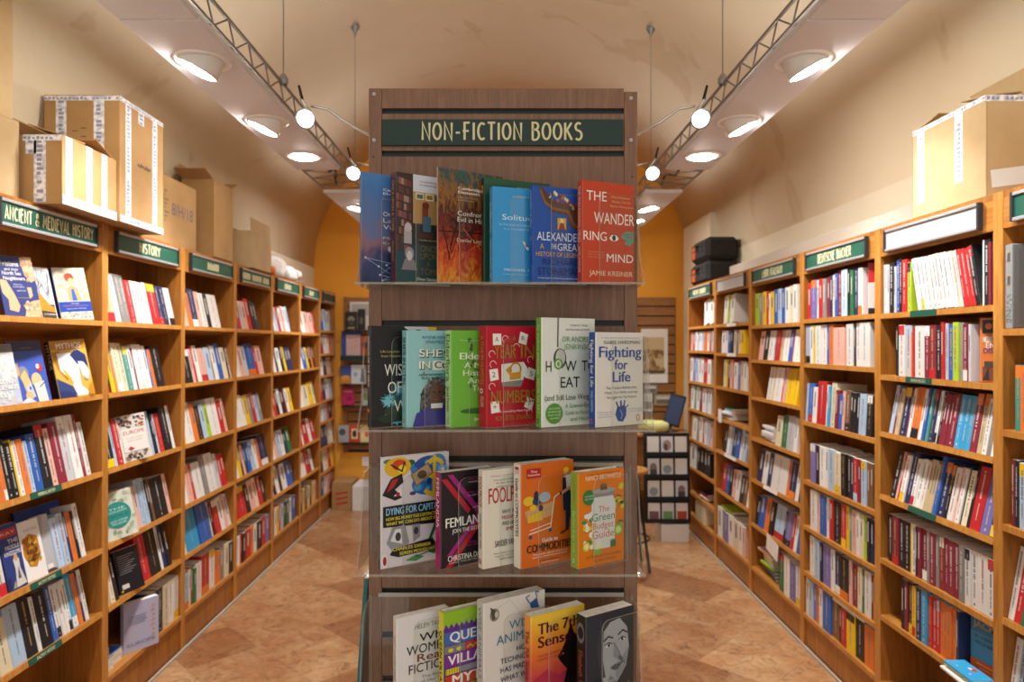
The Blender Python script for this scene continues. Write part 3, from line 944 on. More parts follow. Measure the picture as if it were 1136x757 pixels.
eye = [E(.60, .455, .09, .032, W_), E(.60, .455, .035, .028, '#2a2a22'), Ln([(.5, .45), (.55, .49), (.64, .49), (.7, .45)], .008, '#3a1a12'),
       P([(.76, .5), (.84, .53), (.98, .53), (.99, .43), (.9, .38), (.8, .4), (.84, .435), (.74, .46)], '#6d9484'), Ln([(.78, .495), (.95, .5)], .006, '#3f5f54'), Ln([(.78, .48), (.95, .47)], .006, '#3f5f54')]
sbook(0, 88, 25, .136, .224, .022, '#c2452c', '#b8402a', [T(.08, .46, .81, .082, 'THE', W_), T(.22, 1.0, .59, .095, 'WANDER', W_), T(.02, .46, .42, .075, 'RING', W_), T(.46, .98, .215, .07, 'MIND', W_)] + eye + [
      T(.54, .9, .85, .02, 'What Medieval', '#e8c07c'), T(.56, .92, .805, .02, 'Monks Tell Us', '#e8c07c'), T(.52, .98, .76, .02, 'About Distraction', '#e8c07c'), T(.1, .42, .3, .012, 'A wonderful book', '#dba07a'), T(.1, .42, .275, .012, 'full of stories', '#dba07a'), T(.1, .4, .25, .012, 'and wisdom', '#dba07a'),
      T(.12, .96, .075, .042, 'JAMIE KREINER', '#ecd9b4'), S(.4, .95, .5, 'THE WANDERING MIND', '#e8cdbd'), S(.1, .36, .4, 'JAMIE KREINER', '#e8cdbd')],
      'orange red book with white capitals, an eye and a green hand, top rack')

# ---- second row
def leaves(n, u0, u1, v0, v1, r_, cols, seed):
    q = random.Random(seed)
    out = []
    for _ in range(n):
        cu, cv, a0 = q.uniform(u0, u1), q.uniform(v0, v1), q.uniform(0, 6.28)
        k = q.choice([5, 6, 7])
        out.append(P([(cu + r_ * (1 if i % 2 else .35) * math.cos(a0 + PI * i / k) * q.uniform(.7, 1.2), cv + .7 * r_ * (1 if i % 2 else .35) * math.sin(a0 + PI * i / k) * q.uniform(.7, 1.2)) for i in range(2 * k)], q.choice(cols)))
    return out
leafy = leaves(26, .2, .8, .04, .42, .12, ['#5fb4c4', '#3f8c9c', '#2b5a52', '#79c3cf'], 4)
sbook(1, -147, 33, .16, .222, .019, '#1a1d22', '#17191d', leafy + [E(.42, .15, .22, .06, '#27402c'), E(.3, .08, .2, .04, '#1f3526'), P([(.5, .985), (.62, .94), (.7, .97), (1, .93), (1, 1), (.5, 1)], '#d9e0e2'), P([(.86, .99), (.95, .9), (1, .91), (1, 1), (.84, 1)], '#e2cc3c'),
      T(.14, .42, .735, .024, 'Life Lessons', '#c9b46a'), T(.15, .44, .69, .024, 'from Nature', '#c9b46a'), T(.2, .82, .505, .1, 'WISDOM', W_), T(.25, .46, .33, .1, 'OF', W_), T(.5, .7, .335, .04, 'THE', W_), T(.34, .82, .145, .1, 'WILD', W_),
      S(.4, .9, .5, 'WISDOM OF THE WILD', W_, .02), S(.15, .18, .7, 'I', '#e07a2c', .05)],
      'black book with pale blue leaves on its cover, second rack of the stand')
_h = random.Random(8)
hair = []
for _ in range(150):
    a_ = _h.uniform(-.25, PI + .25)
    k_ = _h.uniform(.55, 1.0)
    u_, v_ = .64 + .36 * k_ * math.cos(a_), .3 + .2 * k_ * math.sin(a_) - (.2 * _h.random() if abs(math.cos(a_)) > .55 else 0)
    hair.append(E(u_, max(v_, .06), .03, .02, _h.choice(['#4a474d', '#5e5b62', '#6f6c73', '#3a383e', '#87848b']), 8))
sbook(1, -106.6, 33, .135, .212, .026, '#93cbd0', '#8cc4ca', scatter(14, .04, .95, .32, .58, .012, .008, ['#2c3a48', '#3f5f6c'], 2) + [E(.62, .3, .32, .17, '#46434a'), P([(.26, .04), (.98, .04), (.95, .3), (.3, .3)], '#4a474e')] + hair + [
      P([(.12, 0), (.2, .14), (.5, .2), (.84, .2), (1, .13), (1, 0)], '#3d3a92'), Rr(.54, .16, .76, .26, '#593a30'), E(.65, .335, .15, .125, '#6b463a'), Rr(.52, .185, .78, .235, '#dfe4ec'), E(.585, .355, .03, .01, '#231a1a'), E(.715, .355, .03, .01, '#231a1a'), E(.65, .275, .055, .014, '#8a3f40'), P([(.635, .35), (.665, .35), (.68, .305), (.62, .305)], '#5a392f'),
      T(.32, .98, .915, .03, 'ANNE-MARIE', '#3b5c9c'), T(.4, .98, .865, .03, 'IMAFIDON', '#3b5c9c'), T(.27, .99, .715, .07, "SHE'S", K_, .05), T(.255, .975, .725, .07, "SHE'S", W_, .03), T(.27, .52, .59, .07, 'IN', K_, .05), T(.255, .505, .6, .07, 'IN', W_, .03), Rr(.56, .585, 1, .685, W_), T(.6, .98, .605, .06, 'Ctrl', K_, .02), T(.26, .98, .525, .024, 'HOW WOMEN CAN', '#2c3f52', .02), T(.3, .98, .49, .022, 'TAKE BACK TECH', '#2c3f52', .02),
      S(.42, .93, .5, "SHE'S IN CTRL", K_, .03), S(.14, .36, .3, 'Anne-Marie Imafidon', '#4d7f98'), S(.04, .09, .5, 'o', '#d0542c', .05)],
      'pale turquoise book showing a woman with long grey curls, second rack of the stand', ku=.82)
tree = scatter(46, .3, 1, .3, .93, .03, .02, ['#2c5a2a', '#356a2c', '#224a22'], 6)
sbook(1, -57.3, 33, .14, .212, .028, '#6cb83c', '#b7dd9c', tree + [Ln([(.95, .1), (.86, .3), (.7, .5), (.75, .8)], .03, '#2c4a24'), Ln([(.86, .3), (.5, .4)], .018, '#2c4a24'), Ln([(.7, .55), (.4, .6)], .014, '#2c4a24'), E(.55, .16, .4, .03, '#2f6a2c'),
      T(.14, .98, .7, .06, 'Elderflora', '#eaf6dc', .03), T(.22, .98, .61, .05, 'A Modern', '#dff2c8', .02), T(.2, .98, .53, .05, 'History of', '#dff2c8', .02), T(.28, .9, .45, .05, 'Ancient', '#dff2c8', .02), T(.36, .75, .37, .05, 'Trees', '#dff2c8', .02), T(.14, .7, .89, .014, 'Wise and capacious', '#dff2c8'), T(.4, .9, .06, .03, 'Jared Farmer', W_, .02),
      S(.47, .96, .62, 'Elderflora', '#4c9a35', .04), S(.15, .42, .42, 'Jared Farmer', '#24301c', .02), S(.03, .1, .32, 'PICADOR', '#55704a')],
      'lime green book with tree branches and a pale green spine, second rack')
sheets = []
for (a, b, q) in ((.2, .87, 8), (.72, .88, -8), (.14, .52, 14), (.88, .52, -10), (.16, .2, 12), (.84, .22, -16)):
    pts = [(-.09, -.055), (.075, -.065), (.09, .045), (-.07, .06)]
    cq, sq = math.cos(math.radians(q)), math.sin(math.radians(q))
    sheets += [P([(a + (x * cq - y * sq * 1.5), b + (x * sq / 1.5 + y * cq)) for x, y in pts], W_), T(a - .035, a + .03, b - .026, .042, 'AR25+7'[(len(sheets) // 2) % 6], '#4a4440')]
curls = [Ln([(c + .06 * math.cos(x), d + .035 * math.sin(x)) for x in [k * .7 for k in range(7)]], .012, '#f0c9c4') for c, d in ((.36, .87), (.1, .72), (.12, .62), (.86, .66), (.58, .79), (.1, .4), (.84, .12))]
sbook(1, -18.3, 33, .135, .222, .034, '#b81630', '#b3142c', sheets + curls + [P([(.28, .44), (.28, .62), (.72, .64), (.72, .46)], '#e9e6e2'), P([(.3, .4), (.66, .39), (.72, .46), (.28, .44)], '#8a8784'), P([(.72, .64), (.86, .52), (.78, .47), (.7, .5)], '#f6f4f0'), P([(.36, .56), (.52, .46), (.6, .47), (.48, .52), (.44, .6)], '#d98a24'),
      Ln(arc(.56, .57, .1, .06, -30, 210, 10), .03, '#b48422'), P([(.44, .46), (.66, .47), (.66, .54), (.44, .53)], '#d9942a'),
      T(.5, .56, .855, .045, 'A', '#a8812a'), T(.14, .56, .68, .115, 'YEAR', '#a8812a', .01), T(.66, .94, .68, .115, 'IN', '#a8812a', .01), T(.08, .96, .23, .11, 'NUMBERS', '#a8812a', .01), T(.2, .84, .14, .02, '365 Astonishing Maths Facts', W_), T(.17, .9, .06, .04, 'KYLE D. EVANS', '#a8812a', .01),
      S(.42, .9, .42, 'A YEAR IN NUMBERS', '#c79a3a', .02), S(.2, .3, .36, 'KYLE D. EVANS', W_, .01), S(.33, .38, .6, 'o', W_, .05)],
      'red hardback with white sheets flying round a brass padlock, second rack', True)
sbook(1, 43, 33, .15, .24, .023, '#e3e9e4', '#6aac3c', [Ln([(.3, 1), (.29, .73)], .03, '#4f4f50'), Ln([(.31, 1), (.3, .73)], .01, '#a8a8a4'), E(.33, .625, .12, .095, '#4a4a4c'), E(.34, .635, .09, .075, '#c9cbc8'), E(.3, .575, .08, .052, '#5da035'), E(.3, .575, .05, .034, '#e3e9e4'), E(.3, .575, .03, .022, '#75a94c'),
      T(.52, .86, .925, .016, 'SUNDAY TIMES', '#4c5a54'), T(.44, .9, .885, .016, 'BESTSELLING AUTHOR', '#4c5a54'), T(.38, .99, .78, .042, 'DR ANDREW', '#6ea450'), T(.4, 1, .71, .042, 'JENKINSON', '#6ea450'), T(.07, .17, .505, .085, 'H', K_), T(.42, .64, .505, .085, 'W', K_), T(.74, 1, .505, .085, 'TO', K_), T(.34, .7, .355, .085, 'EAT', K_),
      T(.05, .99, .24, .045, '(and Still Lose Weight)', '#3a4440'), E(.22, .12, .16, .095, '#55953a'), T(.12, .32, .16, .014, 'DISCOVER', '#dcebd2'), T(.1, .34, .13, .014, 'SECRETS OF', '#dcebd2'), T(.1, .34, .1, .014, 'WHAT TO EAT', '#dcebd2'), T(.14, .3, .07, .014, 'AND WHEN', '#dcebd2'),
      T(.42, .97, .165, .034, 'A Science-Based', '#5d9a44'), T(.42, .97, .1, .034, 'Guide to Nutrition', '#5d9a44'), T(.52, .92, .04, .034, 'and Health', '#5d9a44'), S(.12, .93, .34, 'Dr Andrew Jenkinson   HOW TO EAT', '#dcecd0', .01), S(.03, .08, .55, 'o', '#2c56a0', .06)],
      'white book with a spoon pouring the O in its title, green spine, second rack')
heart = [P([(.44, .2), (.4, .12), (.46, .05), (.56, .04), (.63, .1), (.64, .17), (.6, .22), (.52, .21)], '#2a4f9a'), Ln([(.46, .2), (.42, .26)], .03, '#2a4f9a'), Ln([(.52, .2), (.52, .27)], .035, '#2a4f9a'), Ln([(.58, .2), (.6, .27)], .03, '#2a4f9a'), Ln([(.6, .18), (.68, .22)], .02, '#2a4f9a'), Ln([(.5, .17), (.55, .12), (.52, .07)], .012, '#a9bde0')]
sbook(1, 103, 33, .14, .208, .025, '#e2e0dc', '#1c4c9c', heart + [T(.1, .92, .935, .016, 'A clear-eyed and gripping account', '#7c8cb0'), T(.16, .92, .875, .032, 'ISABEL HARDMAN', '#3a4048'), T(.06, .96, .735, .1, 'Fighting', '#1f4fa0', .025), T(.38, .66, .605, .09, 'for', '#1f4fa0', .025), T(.34, .72, .47, .095, 'Life', '#1f4fa0', .025),
      T(.2, .85, .395, .027, 'The Twelve Battles that', '#555a60'), T(.18, .87, .345, .027, 'Made Our NHS, and the', '#555a60'), T(.22, .84, .295, .027, 'Struggle for Its Future', '#555a60'), T(.04, .36, .15, .012, 'Brilliant and original', '#6b86bb'), T(.06, .36, .125, .012, 'so well told', '#6b86bb'), T(.04, .34, .1, .012, 'essential reading', '#6b86bb'), T(.68, .96, .17, .012, 'Superbly done', '#6b86bb'), T(.68, .96, .145, .012, 'a must read', '#6b86bb'), E(.88, .075, .035, .036, '#b9673c'), E(.88, .075, .018, .028, '#f3efe6'),
      S(.42, .92, .45, 'Fighting for Life', W_, .03), S(.16, .38, .3, 'ISABEL HARDMAN', '#b7c8e6'), S(.03, .09, .55, 'o', '#d2763c', .06)],
      'pale book with blue heart drawing and dark blue spine, second rack')

# ---- third row
money = [E(.7, .85, .26, .13, '#1e4f9a'), E(.66, .72, .22, .1, '#2566b4'), E(.82, .93, .12, .06, '#3f86c4')] + scatter(16, .45, .98, .62, .95, .05, .03, ['#173a7c', '#2f7ac0', '#49a0cc'], 9)
sbook(2, -135.7, 34, .17, .243, .012, '#d8d2da', '#1d1c1e', scatter(10, .02, .98, .9, 1.0, .06, .03, ['#4a7f4c', '#2f5c34', '#d8d2da'], 7) + [E(.24, .9, .19, .09, '#e0b020'), E(.26, .92, .1, .05, '#c9401f'), E(.3, .88, .06, .04, '#e8d23c'), Ln([(.14, .93), (.3, .86), (.34, .95)], .02, '#2a1a18'), P([(.02, .66), (.14, .8), (.3, .84), (.32, .76), (.2, .7), (.3, .62), (.2, .6)], '#1e1b1d'), P([(.08, .68), (.16, .79), (.25, .8), (.18, .72)], '#b5202a'), P([(.18, .64), (.27, .7), (.3, .64)], '#e9e4e4'), E(.24, .655, .03, .02, '#a02430')] + money + [
      Ln(arc(.78, .86, .13, .08, 20, 260, 10) + arc(.76, .71, .15, .09, 80, -150, 10), .06, '#ddb92c'), Ln([(.78, .98), (.76, .58)], .045, '#ddb92c'), P([(.42, .82), (.68, .92), (.76, .82), (.5, .7)], '#6d5a46'), P([(.44, .82), (.67, .905), (.74, .82), (.51, .715)], '#b39b7c'), E(.59, .81, .07, .04, '#5c4c3c'), E(.9, .84, .07, .045, '#7fb2dc'), E(.9, .84, .025, .018, '#eef3f8'),
      P([(.03, .555), (1, .56), (1, .335), (.03, .37)], '#141316'), T(.07, .98, .475, .055, 'DYING FOR CAPITALISM', '#8cc8ee', .05), T(.07, .98, .425, .0295, 'HOW BIG MONEY FUELS EXTINCTION AND', '#e0d23c', .04), T(.07, .8, .382, .0295, 'WHAT WE CAN DO ABOUT IT', '#e0d23c', .04),
      P([(.08, .22), (.16, .36), (.34, .37), (.4, .2), (.3, .14), (.16, .15)], '#8f9299'), P([(.13, .24), (.2, .34), (.28, .34), (.3, .2)], '#d8dade'), E(.24, .27, .04, .04, '#3a3c42'), P([(.44, .36), (.56, .36), (.56, .24), (.46, .2)], '#8f9299'), E(.5, .3, .035, .035, '#2f3136'), P([(.68, .2), (.78, .36), (.98, .38), (1, .22), (.84, .16)], '#2f5c34'), P([(.86, .24), (.92, .37), (.99, .37), (.98, .26)], '#b5202a'), P([(.74, .22), (.83, .34), (.88, .2), (.78, .17)], '#d6d3d8'),
      P([(.12, .115), (.17, .165), (.72, .21), (.8, .155), (.74, .1), (.24, .085)], '#171518'), T(.16, .72, .145, .0295, 'CHARLES DERBER', '#e0d23c', .04), T(.26, .78, .1, .0295, 'SUREN MOODLIAR', '#e0d23c', .04),
      P([(.34, .04), (.5, .08), (.62, .05), (.5, .02)], '#3f8a4a'), P([(.66, .09), (.78, .16), (.88, .1), (.76, .06)], '#2f6c3a'), P([(.88, .12), (.98, .18), (1, .12), (.94, .08)], '#3f8a4a'), E(.04, .07, .05, .07, '#e4dfe2'), E(.05, .07, .025, .04, '#a02430'), Ln([(.5, .06), (.8, .11), (.98, .15)], .012, '#2c4a30'),
      S(.08, .9, .5, 'DYING FOR CAPITALISM   DERBER MOODLIAR', '#a8a33c')],
      'large paperback crowded with dollar signs and cartoon money, third rack')
sbook(2, -69, 35, .14, .21, .025, '#1d1820', '#b01b6c', [P([(.0, .93), (.11, .93), (.55, .58), (.5, .53)], '#b81e34'), P([(.12, .97), (.22, .97), (1, .36), (1, .26)], '#a3217c'), P([(.1, .12), (.2, .12), (1, .66), (1, .75)], '#a3217c'), P([(.08, 0), (.2, 0), (1, .6), (1, .68)], '#b81e34'),
      T(.5, .98, .89, .016, 'PROVOCATIVE', '#c03a8c'), T(.5, .98, .86, .016, 'STEPHANIE WROBEL', '#d8d2d8'), T(.44, .98, .75, .018, 'CLEVER AND FURIOUS', '#c03a8c'), T(.5, .98, .72, .016, 'CLARE MACKINTOSH', '#d8d2d8'), T(.54, .98, .62, .018, 'COMPELLING', '#c03a8c'), T(.58, .98, .59, .016, 'ADELE PARKS', '#d8d2d8'),
      T(.08, 1.0, .42, .085, 'FEMLANDIA', W_, .035), T(.2, .99, .355, .036, 'JOIN THE SISTERHOOD', W_, .01), T(.5, .98, .22, .018, 'THE QUEEN', '#c03a8c'), T(.46, .98, .19, .018, 'OF DYSTOPIA', '#c03a8c'), T(.12, .99, .065, .05, 'CHRISTINA DALCHER', W_, .015), T(.14, .98, .04, .014, 'SUNDAY TIMES BESTSELLING AUTHOR', '#d8d2d8'), S(.42, .94, .5, 'FEMLANDIA', W_, .03), S(.12, .38, .34, 'CHRISTINA DALCHER', '#7c1048', .02)],
      'black paperback with crossed pink and red stripes, third rack')
sbook(2, -22, 33, .135, .215, .022, '#e4dfd2', '#e0dbcd', [T(.14, .98, .925, .014, 'Winner of the British Academy', '#b03a34'), T(.2, .98, .88, .018, 'The kind of thinking that ought', '#55524a'), T(.24, .98, .85, .018, 'to be taught in school', '#55524a'), T(.26, .98, .81, .014, 'NICHOLAS CHRISTAKIS', '#33312c'),
      T(.1, 1.05, .655, .135, 'FOOLPROOF', '#b82a26', .02), T(.36, .99, .535, .036, 'WHY WE FALL FOR', '#3a3a38', .01), T(.36, .99, .475, .036, 'MISINFORMATION', '#b0474a', .01), T(.36, .99, .415, .036, 'AND HOW TO BUILD', '#3a3a38', .01), T(.44, .92, .355, .036, 'IMMUNITY', '#b0474a', .01), T(.22, 1.0, .205, .055, 'SANDER VAN DER LINDEN', '#24242a', .01), T(.2, .9, .13, .016, 'Fascinating and vital', '#7b776c'), T(.22, .88, .1, .016, 'highly recommended', '#7b776c'), T(.3, .7, .065, .018, 'NEW EDITION', '#33312c'),
      S(.62, .93, .55, 'FOOLPROOF', '#b82a26', .02), S(.2, .56, .34, 'SANDER VAN DER LINDEN', '#24242a', .01), S(.04, .1, .6, '#', '#b84a46', .03)],
      'cream paperback with big red capitals, between black and orange ones, third rack')
cart = [P([(.07, .545), (.62, .61), (.58, .47), (.12, .43)], '#d3a678'), E(.14, .64, .1, .045, '#e3c02c'), E(.3, .63, .09, .04, '#26406e'), E(.28, .68, .045, .05, '#20304a'), E(.44, .66, .11, .05, '#a9b7cc'), E(.22, .57, .06, .03, '#e3c02c'), E(.36, .56, .05, .03, '#2a3550'), P([(.12, .5), (.4, .53), (.4, .44), (.14, .43)], '#e0bb2e'), Ln([(.12, .5), (.56, .55)], .008, '#c79262')] + [Ln([(.12 + i * .07, .42), (.1 + i * .075, .55)], .006, '#b98354') for i in range(8)] + [Ln([(.72, .68), (.62, .645), (.55, .36), (.14, .32)], .016, '#f0ead8'), Ln([(.55, .4), (.16, .355)], .012, '#f0ead8'), E(.17, .29, .03, .02, '#2c4a8c'), E(.54, .33, .03, .02, '#2c4a8c'),
      P([(.78, .72), (.92, .74), (.95, .62), (.9, .3), (.84, .3), (.84, .5), (.8, .5)], '#1f2c4c'), P([(.86, .52), (.95, .52), (1, .38), (.96, .36)], '#1f2c4c'), P([(.8, .84), (.94, .86), (.95, .7), (.8, .7)], '#e9e4da'), P([(.78, .83), (.84, .83), (.86, .72), (.78, .7)], '#1f2c4c'), P([(.72, .68), (.92, .74), (.94, .71), (.74, .655)], '#d9a279'), E(.84, .88, .045, .03, '#d9a279'), E(.85, .905, .055, .025, '#e3c02c'), P([(.74, .29), (.88, .32), (.88, .3), (.74, .27)], '#4a2a1c'), Rr(.72, .66, .76, .69, '#24303c')]
sbook(2, 20, 33, .145, .228, .030, '#d96a1e', '#e6e2d8', cart + [Rr(.1, .86, .36, .95, '#b81c24'), T(.17, .29, .91, .022, 'The', W_), T(.12, .34, .88, .022, 'Economist', W_), T(.38, .68, .225, .034, 'Guide to', W_, .02), T(.1, .98, .14, .064, 'COMMODITIES', K_, .03), T(.22, .88, .108, .018, 'Producers, players and prices;', W_), T(.2, .86, .082, .018, 'markets, consumers and trends', W_), T(.34, .72, .04, .014, 'CAROLINE BAIN', K_), T(.36, .7, .022, .012, 'UPDATED EDITION', W_),
      S(.3, .86, .42, 'Guide to COMMODITIES', K_, .02), ('s', .9, .97, .5, 'E', '#b81c24', .06)],
      'orange book with a man in dungarees pushing a shopping trolley, third rack')
fruit = scatter(22, .12, .3, .2, .55, .05, .03, ['#e9e4da', '#86b04a', '#d8c62e', '#dfe7ef', '#4f8a3c'], 3) + scatter(22, .8, .97, .28, .82, .05, .03, ['#4f8a3c', '#d8c62e', '#2f5c34', '#c9702c', '#86b04a'], 13)
sbook(2, 83.5, 33, .133, .21, .028, '#e07c14', '#8cb844', fruit + [E(.22, .73, .13, .08, '#2f7a44'), T(.13, .31, .735, .016, 'OVER', '#cfe6c2'), T(.13, .31, .705, .016, '100 TIPS', '#cfe6c2'), P([(.3, .2), (.27, .64), (.34, .72), (.74, .72), (.8, .64), (.78, .2), (.7, .17), (.38, .17)], '#d8dde0'), P([(.3, .72), (.76, .72), (.78, .78), (.3, .78)], '#8b8c8e'), E(.54, .785, .25, .03, '#a6a7a8'), P([(.46, .79), (.62, .79), (.6, .84), (.48, .84)], '#6b4c34'), E(.54, .84, .07, .02, '#7d5a3c'),
      T(.42, .66, .56, .055, 'The', '#cc6a3c'), T(.28, .78, .47, .07, 'Green', '#3f7a4a'), T(.3, .76, .385, .06, 'Budget', '#cc6a3c'), T(.29, .76, .285, .07, 'Guide', '#cc6a3c'), P([(.32, .2), (.3, .12), (.46, .11), (.5, .2)], '#86b04a'), E(.41, .2, .11, .03, '#d8e6b0'), E(.42, .235, .06, .035, '#e9e4da'), E(.16, .22, .08, .05, '#d8c62e'), E(.16, .22, .05, .03, '#efe6a0'), E(.86, .34, .09, .06, '#8cb844'), E(.86, .34, .06, .04, '#c6dc8c'), Rr(.68, .17, .8, .24, '#3b6a44'), E(.74, .24, .06, .012, '#5b8a60'),
      T(.14, .92, .905, .045, 'NANCY BIRTWHISTLE', '#f2e3c0', .01), T(.2, .9, .955, .018, 'THE SUNDAY TIMES BESTSELLER', '#a6561a'), T(.16, .92, .09, .026, '101 Planet and Money Saving', '#8a4716'), T(.3, .8, .045, .026, 'Tips, Ideas and Recipes', '#8a4716'), S(.16, .6, .36, 'The Green Budget Guide', '#dcebb8', .01), S(.64, .95, .34, 'NANCY BIRTWHISTLE', '#c9a82c', .01), S(.05, .1, .4, 'o', W_, .05)],
      'orange hardback with a glass jar among vegetables, green spine, third rack', True)

# ---- fourth row, cut by the frame
sbook(3, -118, 33, .13, .203, .02, '#e4e3e6', '#d6d0ca', [T(.34, 1, .835, .045, 'HELEN TAYLOR', '#6e6c74'), T(.42, .98, .69, .075, 'Why', K_, .01), T(.18, 1, .565, .085, 'WOMEN', K_, .005), T(.38, .96, .475, .07, 'Read', '#7a2430', .01), T(.22, 1, .36, .085, 'FICTION', '#4a1c24', .005), T(.46, .96, .285, .03, 'The Stories', '#7a7880'), T(.44, .98, .235, .03, 'of Our Lives', '#7a7880'), S(.1, .8, .36, 'WHY WOMEN READ FICTION', '#6e5a58')],
      'white paperback with slender dark capitals about women readers, lowest rack in view')
stripes = [Rr(.04, .36 + 0, .3, .42, '#e6cf2c')] + [Ln([(.06 + i * .05, .362), (.06 + i * .05, .418)], .012, '#8a7a1c') for i in range(5)] + [Ln([(.06 + i * .05, .16), (.06 + i * .05, .225)], .02, ['#3f66b4', '#e6cf2c'][i % 2]) for i in range(8)]
sbook(3, -66, 33, .128, .215, .024, '#8fc02a', '#e3cd2e', [P([(0, 0), (1, 0), (1, .84)] + [(1 - i * .05, .84 + (.035 if i % 2 else -.01)) for i in range(1, 20)] + [(0, .83)], '#5f2a8c'), Rr(.02, .66, 1, .79, '#4468b4'), T(.12, 1.1, .685, .085, 'QUEENS', W_, .05), Rr(.02, .57, .42, .65, '#7d8288'), E(.14, .605, .05, .02, '#e6cf2c'), E(.3, .605, .05, .02, '#e6cf2c'), Rr(.42, .57, 1, .65, '#c23a2c'), Ln([(.46 + i * .06, .6 + (.018 if i % 2 else -.01)) for i in range(9)], .03, '#d9a82c'),
      Rr(.02, .43, 1, .56, '#7a2f98'), T(.08, 1.15, .455, .085, 'VILLAINS', W_, .05), Rr(.32, .36, .7, .42, '#8a8e94'), Rr(.72, .355, 1, .425, K_), T(.76, .96, .37, .042, 'OF', '#e6cf2c', .04)] + stripes + [Rr(.02, .235, 1, .35, '#c2402c'), T(.16, 1.1, .25, .085, 'MYTHS', W_, .05), Rr(.46, .155, .86, .23, '#8fb43a'), T(.5, .82, .172, .042, 'AND', K_, .04), Rr(.02, .02, 1, .15, K_), T(.1, 1.1, .035, .09, 'LEGENDS', W_, .05), S(.16, .8, .5, 'QUEEN VILLAINS', K_, .03)],
      'lime topped book with stacked bold white lettering on coloured bands, lowest rack', True)
sbook(3, -21.5, 33, .165, .236, .03, '#e0ddd8', '#cfc9c0', [Ln([(.12, .9), (.42, .98), (.62, .8)], .003, '#9a968e'), E(.17, .87, .075, .06, '#8a8478'), P([(.1, .95), (.2, .9), (.24, .86), (.14, .82)], '#4c4840'), E(.2, .87, .03, .03, '#c9c2b2'), P([(.74, .9), (.86, .94), (.9, .84), (.76, .85)], '#2f5f98'), Ln([(.74, .9), (.68, .96), (.74, .98)], .014, '#2f5f98'), Ln([(.86, .94), (.84, 1.0), (.9, .99)], .014, '#2f5f98'), T(.4, .8, .7, .07, 'WISE', '#2a7c9c'), T(.2, .92, .58, .075, 'ANIMALS', '#2a7c9c'), T(.52, .78, .48, .042, 'HOW', '#32466c', .01), T(.26, .96, .395, .042, 'TECHNOLOGY', '#32466c', .01), T(.26, .86, .31, .042, 'HAS MADE US', '#32466c', .01), T(.26, .92, .225, .042, 'WHAT WE ARE', '#32466c', .01), S(.28, .95, .42, 'WISE ANIMALS', '#3f86a0'), S(.06, .24, .3, 'TOM CHATFIELD', '#32466c')],
      'thick white book with a beetle and a blue monkey, lowest rack in view')
sunset = printed('sunset_print', [(.1, '#a82a48'), (.35, '#c63c40'), (.55, '#e0702c'), (.75, '#ec9c2c'), (.92, '#f2c83c')], 3.0, (1, 1, 1), .5, .92)
cat = P([(.62, 0), (.6, .2), (.66, .34), (.56, .42), (.48, .5), (.56, .56), (.62, .63), (.7, .78), (.74, .82), (.79, .72), (.84, .68), (.9, .58), (.95, .4), (.98, .2), (.98, 0)], '#1b1013')
sbook(3, 31, 33, .15, .206, .026, sunset, printed('sunset_spine_print', [(.1, '#a82a48'), (.5, '#d0543a'), (.85, '#e8982c')], 3.0, (1, 1, 1), .5, .92), [P([(0, 0), (0, .3), (.3, .4), (.5, .3), (.8, .36), (1, .2), (1, 0)], '#b22c4a'), cat, E(.585, .52, .01, .008, '#e8a04c'), E(.3, .05, .2, .03, '#e09a2c'), T(.12, .88, .79, .1, 'The 7th', '#4a1224', .05), T(.12, .74, .65, .1, 'Sense', '#4a1224', .05), T(.12, .6, .55, .022, 'THE MIND BEYOND', '#9c3a34'), T(.12, .58, .51, .022, 'CONSCIOUSNESS', '#9c3a34'), S(.3, .84, .5, 'The 7th Sense', '#6a1c24', .03)],
      'orange sunset paperback with a black cat silhouette, lowest rack in view')
face = [P([(.36, .2), (.3, .5), (.34, .78), (.5, .93), (.72, .94), (.86, .8), (.9, .56), (.84, .36), (.66, .22), (.5, .16)], '#a9adb8'), P([(.34, .78), (.3, .95), (.6, 1), (.95, .95), (1, .7), (.9, .56), (.86, .78), (.7, .9), (.5, .88)], '#2a2d38'), P([(.3, .3), (.22, .6), (.3, .95), (.36, .8), (.34, .5), (.4, .3)], '#3a3e4a'),
        P([(.56, .68), (.6, .5), (.72, .46), (.9, .56), (.84, .36), (.66, .22), (.6, .3), (.66, .44)], '#8f939f'), E(.46, .63, .06, .018, '#d5d7de'), E(.47, .632, .026, .018, '#1c1d24'), E(.75, .66, .06, .018, '#d5d7de'), E(.75, .662, .026, .018, '#1c1d24'), Ln([(.36, .69), (.46, .73), (.56, .7)], .024, '#1d1e26'), Ln([(.66, .72), (.76, .76), (.86, .72)], .024, '#1d1e26'), Ln([(.38, .645), (.46, .665), (.54, .64)], .014, '#1d1e26'), Ln([(.67, .665), (.75, .69), (.83, .665)], .014, '#1d1e26'), P([(.6, .62), (.56, .5), (.62, .46), (.7, .49), (.66, .54)], '#8d929e'), P([(.5, .38), (.6, .415), (.66, .405), (.76, .42), (.66, .35), (.58, .345)], '#565a66'), Ln([(.5, .38), (.64, .385), (.76, .42)], .01, '#33363f'), P([(.4, .2), (.5, .3), (.62, .24), (.62, 0), (.36, 0)], '#7d818c'), P([(0, 0), (.2, .3), (.36, .24), (.42, .1), (.3, 0)], '#22242d')]
